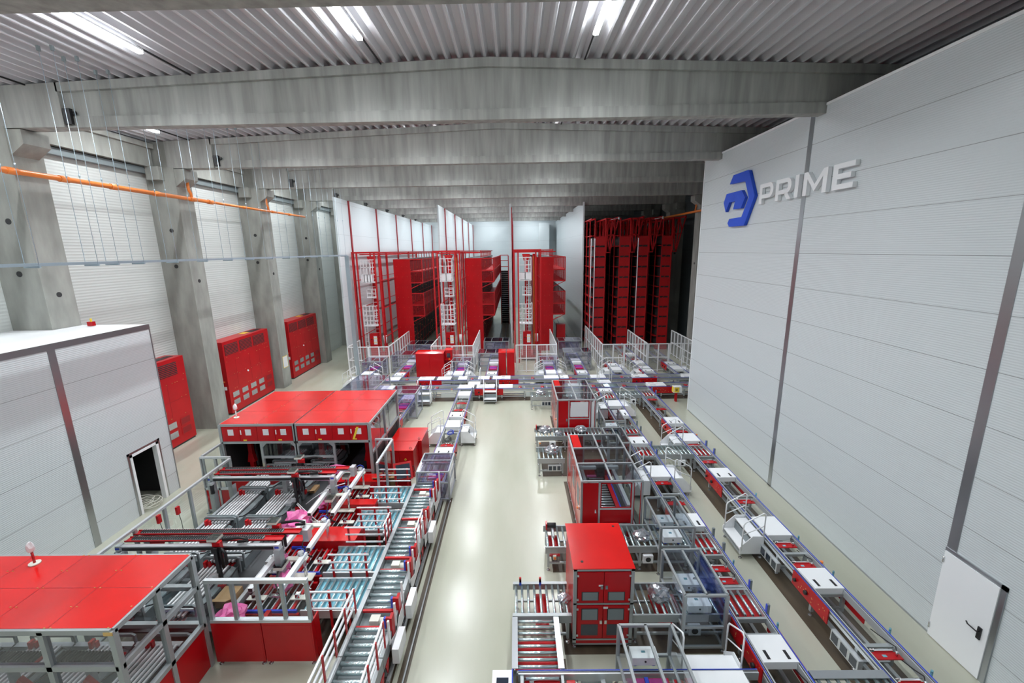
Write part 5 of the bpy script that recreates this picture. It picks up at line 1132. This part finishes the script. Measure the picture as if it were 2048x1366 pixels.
# ================================================================== white mesh fences
def mfence(label, p, q, H=2.0, n=3, mid=True):
    (xa, ya), (xb, yb) = p, q
    r = emp('mesh_fence', label, 'fence', (xa, ya, 0), group='white mesh fences before the storage aisles'); L = math.hypot(xb-xa, yb-ya); r.rotation_euler = (0, 0, math.atan2(yb-ya, xb-xa))
    part(r, 'top_rail', G().box(0, -.03, H-.06, L, .03, H), 'white'); part(r, 'bottom_rail', G().box(0, -.02, .08, L, .02, .12), 'white')
    if mid: part(r, 'middle_rail', G().box(0, -.03, .98, L, .03, 1.04), 'white')
    for i in range(n+1): part_at(r, 'post', cached(('mfp', H), lambda: G().box(-.035, -.035, 0, .035, .035, H), 'white', 'post'), (L*i/n, 0, 0))
    for i in range(n): part(r, 'mesh', G().box(L*i/n+.04, -.003, .12, L*(i+1)/n-.04, .003, H-.06), 'whitemesh')
    return r
sets = [('first storage aisle from the left', -11.9, -9.0, 35.3, 31.8), ('second storage aisle from the left', -6.0, -3.05, 35.3, 33.0), ('third storage aisle from the left', -.03, 2.82, 35.3, None)]
for nm, xa, xb, yr, yl in sets:
    xs = [xa, xa+.62, xa+1.5, xb-.62, xb]
    mfence('white mesh fence front panel of the '+nm, (xa, 29.4), (xa+1.45, 29.4), n=2)
    r = mfence('white mesh fence portal over the feeder of the '+nm, (xa+1.5, 29.4), (xb, 29.4), n=2)
    for c in list(r.children):
        if c.name.startswith(('mesh', 'post', 'middle_rail', 'bottom_rail')):
            if c.name.startswith('bottom_rail'): bpy.data.objects.remove(c)
            elif c.name.startswith('middle_rail'): c.location.z = .3
            elif c.name.startswith('mesh'): c.scale = (1, 1, .34); c.location.z = 1.28
    mfence('white mesh fence wing on the right of the '+nm, (xb, 29.45), (xb, yr), n=8)
    if yl: mfence('white mesh fence wing on the left of the '+nm, (xa, 29.45), (xa, yl), n=4)
for a, b, lab in ((6.0, 7.5, 'left part'), (9.2, 10.6, 'middle part'),): mfence('white mesh fence before the dark racks, '+lab, (a, 29.2), (b, 29.2), n=2)
for a, b, lab in ((7.55, 9.1, 'left portal'), (10.65, 12.5, 'right portal'),):
    r = mfence('white fence before the dark racks, '+lab, (a, 29.2), (b, 29.2), n=2)
    for c in list(r.children):
        if c.name.startswith(('bottom_rail', 'mesh', 'middle_rail')): bpy.data.objects.remove(c)
for x, y1, lab in ((6.0, 36.7, 'left, beside the tall partition'), (9.15, 34.6, 'middle'), (12.55, 34.1, 'right')): mfence('white mesh fence wing of the dark racks, '+lab, (x, 29.25), (x, y1), n=9 if x < 7 else 7)

# ================================================================== cranes, portals and racks
def aisle(dx, nm, last):
    # steel portal with posts and longitudinal rails
    r = emp('crane_portal', 'red steel crane portal frame of the %s storage aisle' % nm, 'steel frame', (-5+dx, 32, 0), group='red crane portals'); W = lambda g: at(r, g)
    X = [-6.03+dx, -5.72+dx, -4.42+dx, -4.08+dx]
    part(r, 'front_beam', W(G().box(X[0]-.05, 31.95, 8.42, X[3]+.05, 32.07, 8.54)), 'redmat')
    for x in X: part(r, 'long_beam', W(G().box(x-.04, 32.07, 8.42, x+.04, 54, 8.52)), 'redmat')
    part(r, 'long_beam', W(G().box(X[3]+1.2, 36, 8.42, X[3]+1.28, 54, 8.52)), 'redmat')
    for x in X:
        for j in range(11):
            y = 32.02+j*(2.0 if j < 4 else 2.1)
            if (x == X[0] and j % 2) or (x in X[1:3] and j) or (x == X[3] and j > 1): continue
            part_at(r, 'post', cached('cpost', lambda: G().box(-.05, -.05, 0, .05, .05, 8.42), 'redmat', 'post'), (x-r.location.x, y-32, 0))
    for z in (2.1, 4.3, 6.4):
        for x in (X[0], X[3]): part(r, 'side_rail', W(G().box(x-.02, 32, z, x+.02, 54, z+.05)), 'redmat')
    for j in range(8): part(r, 'top_cross_beam', W(G().box(X[0], 33.5+j*2.5, 8.3, X[3]+1.25, 33.6+j*2.5, 8.38)), 'redmat')
    for j in range(14): part(r, 'railing_post', W(G().box(X[3]+1.2, 36.2+j*1.2, 7.95, X[3]+1.25, 36.25+j*1.2, 8.45)), 'redmat')
    # crane
    c = emp('stacker_crane', 'stacker crane with white caged ladder in the %s storage aisle' % nm, 'crane', (-5.1+dx, 33.2, 0), group='stacker cranes')
    part(c, 'base_carriage', G().box(-.45, -.5, .1, .6, 1.6, .4), 'red'); part(c, 'mast', G().box(-.12, .1, .4, .12, .4, 8.2), 'red'); part(c, 'mast', G().box(.5, .15, .4, .68, .45, 8.2), 'red')
    part(c, 'power_cable', G().box(.57, .12, .8, .6, .14, 8.0), 'yellow'); part(c, 'top_carriage', G().prism([(-.3, 8.2), (.3, 8.2), (.18, 7.7), (-.18, 7.7)], 'y', .05, .45), 'redmat')
    g = G()
    for x in (-.02, .32): g.box(x, -.12, .5, x+.03, -.08, 8.0)
    part(c, 'ladder_rail', g, 'white')
    for j in range(24): part_at(c, 'rung', cached('rung', lambda: G().cyl((0, -.1, 0), (.32, -.1, 0), .018, 6), 'white', 'rung'), (0, 0, .8+j*.3))
    def cage(x0, x1, y0, y1, z0, z1, solid, nz, nx, name):
        g = G().box(x0-.03, y0-.03, z0-.05, x1+.03, y1, z0)
        for k in range(nz+1):
            z = z0+(z1-z0)*k/nz
            g.box(x0, y0-.02, z-.026, x1, y0+.02, z+.026).box(x0-.02, y0, z-.026, x0+.02, y1, z+.026).box(x1-.02, y0, z-.026, x1+.02, y1, z+.026)
        for k in range(nx+1):
            x = x0+(x1-x0)*k/nx; g.box(x-.022, y0-.02, z0, x+.022, y0+.02, z1)
        if solid: g.box(x0+.05, y0-.02, z0, x1-.05, y0-.012, z0+.55)
        part(c, name, g, 'white')
    cage(-.55, .35, -.75, 0, 6.3, 7.95, True, 3, 4 if dx < 0 else 2, 'upper_cage'); cage(-.3, .35, -.5, 0, 5.15, 5.75, False, 2, 2, 'middle_cage'); cage(-.6, .4, -.85, 0, 3.0, 4.5, False, 4, 4, 'lower_cage')
    part(c, 'lower_ladder', G().box(-.6, -.8, .5, -.57, -.77, 4.6).box(-.4, -.8, .5, -.37, -.77, 4.6), 'white')
    for j in range(10): part_at(c, 'rung', cached('rung2', lambda: G().cyl((-.59, -.785, 0), (-.38, -.785, 0), .014, 6), 'white', 'rung'), (0, 0, .7+j*.35))
    cb = part(c, 'electrical_cabinet', G().box(-.3, -.75, .4, .32, -.35, 2.35), 'red'); part(cb, 'notice', G().box(.0, -.762, 1.5, .26, -.75, 2.15).box(-.03, -.766, 1.95, .3, -.76, 1.98, 1).box(-.03, -.766, 1.65, .3, -.76, 1.68, 1), ['paper', 'yellow']); part(cb, 'switch', G().box(-.2, -.77, 1.85, -.12, -.75, 1.95), 'black')
    part(c, 'drive_motor', G().cyl((.75, -.3, 1.5), (.75, -.3, 2.1), .13, 12), 'paper')
    # rack
    k = emp('storage_rack', 'solid-ended red storage rack block of the %s storage aisle' % nm, 'rack', (-3.48+dx, 36, 0), group='red storage rack blocks'); W = lambda g: at(k, g)
    x0, x1 = -4.18+dx, -2.78+dx; YB = 54
    part(k, 'end_panel', W(G().box(x0, 36, 0, x1, 36.04, 7.9)), 'red')
    g = G()
    for a in range(3):
        for b in range(9): g.box(x0+.25+a*.42, 35.99, .5+b*.85, x0+.27+a*.42, 36, .52+b*.85)
    part(k, 'rivet', W(g), 'brass')
    part(k, 'shade_core', W(G().box(x0+.12, 36.1, 0.05, x1-.12, YB, 7.7)), 'dark'); part(k, 'side_sheet', W(G().box(x0, 36.04, 0, x0+.03, YB, 7.9)), 'redmat')  # near-black block paints the shade inside the rack
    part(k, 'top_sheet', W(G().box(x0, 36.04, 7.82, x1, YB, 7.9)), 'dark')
    pm = cached('rpost', lambda: G().box(-.008, -.03, 0, .008, .03, 7.85), 'redmat', 'upright')
    for j in range(16): part_at(k, 'upright', pm, (x1-k.location.x-.03, .1+j*1.18, 0))
    for z in [.9*i+.5 for i in range(8)]: part(k, 'shelf_beam', W(G().box(x1-.03, 36.04, z, x1-.015, YB, z+.035)), 'redmat')
    g = G(); random.seed(3)
    for j in range(150):
        y, z = 36.3+17*random.random()**1.6, .4+7*random.random(); g.box(x1-.10, y, z, x1-.065, y+.05, z+.08)
    part(k, 'lock_pin', W(g), 'brass')['kind'] = 'stuff'
    # galleries
    for z0, lab in ((5.9, 'upper'), (3.1, 'lower')):
        q = emp('mesh_gallery', '%s red mesh gallery on the side of the %s storage rack' % (lab, nm), 'gallery', (x1, 36, z0), group='red mesh galleries'); Wq = lambda g: at(q, g)
        xo = x1+.98
        for zz in (0, .95): part(q, 'deck', Wq(G().box(x1, 36, z0+zz, xo, YB-1.5, z0+zz+.06)), 'redmat')
        for zz in (0, .95, 1.93): part(q, 'rail', Wq(G().box(xo-.04, 36, z0+zz, xo+.02, YB-1.5, z0+zz+.09)), 'redmat')
        part(q, 'mesh_infill', Wq(G().box(xo-.01, 36.1, z0+.1, xo, YB-1.5, z0+1.9)), 'redmesh'); part(q, 'mesh_infill', Wq(G().box(x1, 36.02, z0+.1, xo, 36.03, z0+1.9)), 'redmesh')
        for j in range(13): part_at(q, 'upright', cached('gup', lambda: G().box(-.035, -.03, 0, .035, .03, 2.0), 'redmat', 'upright'), (xo-x1, j*1.35, 0))
        part(q, 'end_frame', Wq(G().box(x1, 35.98, z0+.0, xo, 36.04, z0+.1).box(x1, 35.98, z0+.92, xo, 36.04, z0+1.02).box(x1, 35.98, z0+1.92, xo, 36.04, z0+2.0)), 'redmat')
        part(q, 'brace', Wq(G().prism([(x1, z0-.45), (x1, z0-.38), (xo-.1, z0), (xo, z0)], 'y', 36, 36.05)), 'redmat')
aisle(-5.93, 'first', False); aisle(0, 'second', False); aisle(5.93, 'third', True)
r = emp('stair_tower', 'tall red stair tower with dark treads at the end of the second rack', 'stairs', (-1.2, 50, 0)); W = lambda g: at(r, g)
for x in (-1.7, -.8): part(r, 'stringer', W(G().box(x-.05, 50, 0, x+.05, 50.5, 7.9)), 'redmat')
for j in range(26): part_at(r, 'tread', cached('trd', lambda: G().box(-.45, 0, 0, .35, .4, .04), 'film', 'tread'), (0, .1, .4+j*.23))
part(r, 'railing', W(G().box(-1.7, 50, 6.6, -.8, 50.04, 6.68).box(-1.7, 50, 7.3, -.8, 50.04, 7.38).box(-1.7, 50, 7.9, -.8, 50.04, 7.98)), 'redmat'); part(r, 'backing', W(G().box(-1.65, 50.6, 0, -.85, 50.62, 6.2)), 'dark')
r = emp('red_locker', 'dark red cabinet beside the third storage rack', 'cabinet', (3.5, 36.6, 0)); part(r, 'body', G().box(0, 0, 0, .75, .7, 2.1), 'redmat'); part(r, 'lid', G().box(-.01, -.01, 2.1, .76, .71, 2.15), 'red')
for x, nm in ((-1.6, 'second'), (4.6, 'third')):
    for dx_ in (0, .5): solo('floor_rail', G((x+dx_, 40, 0)).box(x+dx_-.05, 31, 0, x+dx_+.05, 62, .04), 'steelgrey', 'steel floor rail in the passage beside the %s storage rack, %s' % (nm, 'left' if dx_ == 0 else 'right'), 'rail', (x+dx_, 40, 0), group='floor rails')

# dark racks on the right
for x0, x1, nm, pole in ((6.5, 7.4, 'first', True), (8.55, 9.4, 'second', False), (10.05, 10.9, 'third', True), (12.0, 12.8, 'fourth', False)):
    r = emp('tall_rack', 'tall dark red rack tower with stacked end panels, %s from the left' % nm, 'rack', (x0, 36, 0), group='tall rack towers'); w = x1-x0
    for j in range(11):
        z = .35+j*.84; part(r, 'end_panel', G().box(.06, 0, z, w-.02, .02, z+.70), 'redmat')
        part(r, 'slot_brace', G().prism([(w*.35, z+.70), (w*.39, z+.70), (w*.58, z+.84), (w*.54, z+.84)], 'y', .02, .04), 'redmat')
    H = 10.9
    for x in (0.03, w): part(r, 'upright', G().box(x-.04, -.02, 0, x+.04, .06, H), 'redmat')
    me = cached('tup', lambda: G().box(-.035, -.03, 0, .035, .03, 10.9), 'redmat', 'upright')
    for j in range(12):
        for x in (-.25, w): part_at(r, 'upright', me, (x if x > 0 else x, .8+j*1.6, 0))
    for j in range(12): z = .35+j*.84; part(r, 'shelf', G().box(-.25, .1, z-.1, -.02, 22, z-.04), 'redmat')
    part(r, 'shade_core', G().box(.0, .05, .1, w-.06, 22, 9.4), 'dark')  # added near-black block stands in for shade behind the slots
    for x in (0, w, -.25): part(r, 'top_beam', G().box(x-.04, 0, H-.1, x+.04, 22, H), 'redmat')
    part(r, 'ground_frame', G().box(-.1, -.1, 0, w+.05, .3, .3), 'redmat')
    for j in range(4): 
        y = -.05+j*1.5; B = lambda a, b: g.prism([(a[0]-.035, a[1]), (a[0]+.035, a[1]), (b[0]+.035, b[1]), (b[0]-.035, b[1])], 'y', y, y+.07)
        g = G(); B((w+.35, 8.2), (w+1.0, H)); B((w+.05, 8.2), (w+.05, H)); B((w+.35, 8.2), (w+.12, 9.6)); B((w+.35, 8.2), (w+.5, H)); B((w+.12, 9.6), (w+.05, H)); B((w+.75, 9.8), (w+.5, H)); g.box(w, y, 8.15, w+.4, y+.07, 8.22).box(w, y, H-.07, w+1.05, y+.07, H).box(w, y, 9.55, w+.7, y+.07, 9.61)
        part(r, 'bracket_truss', g, 'redmat')
    part(r, 'bracket_rail', G().box(w+.95, -.05, H, w+1.05, 20, H+.1), 'redmat')
    if pole:
        part(r, 'work_light', G().cyl((w+.3, -.3, H-.15), (w+.95, -.35, H-.02), .025, 8).cyl((w+.95, -.36, H-.15), (w+.95, -.36, H+.05), .07, 10), 'alubright')
        for dx_ in ((-.35, -.06) if nm == 'first' else (-.12,)): solo('white_pole', G().cyl((0, 0, 0), (0, 0, 9.3), .035, 8), 'paper', 'tall white pole in front of the %s dark rack tower%s' % (nm, {-.35: ', left of two', -.06: ', right of two', -.12: ''}[dx_]), 'pole', (x0+dx_, 35.5, 0), group='white poles')
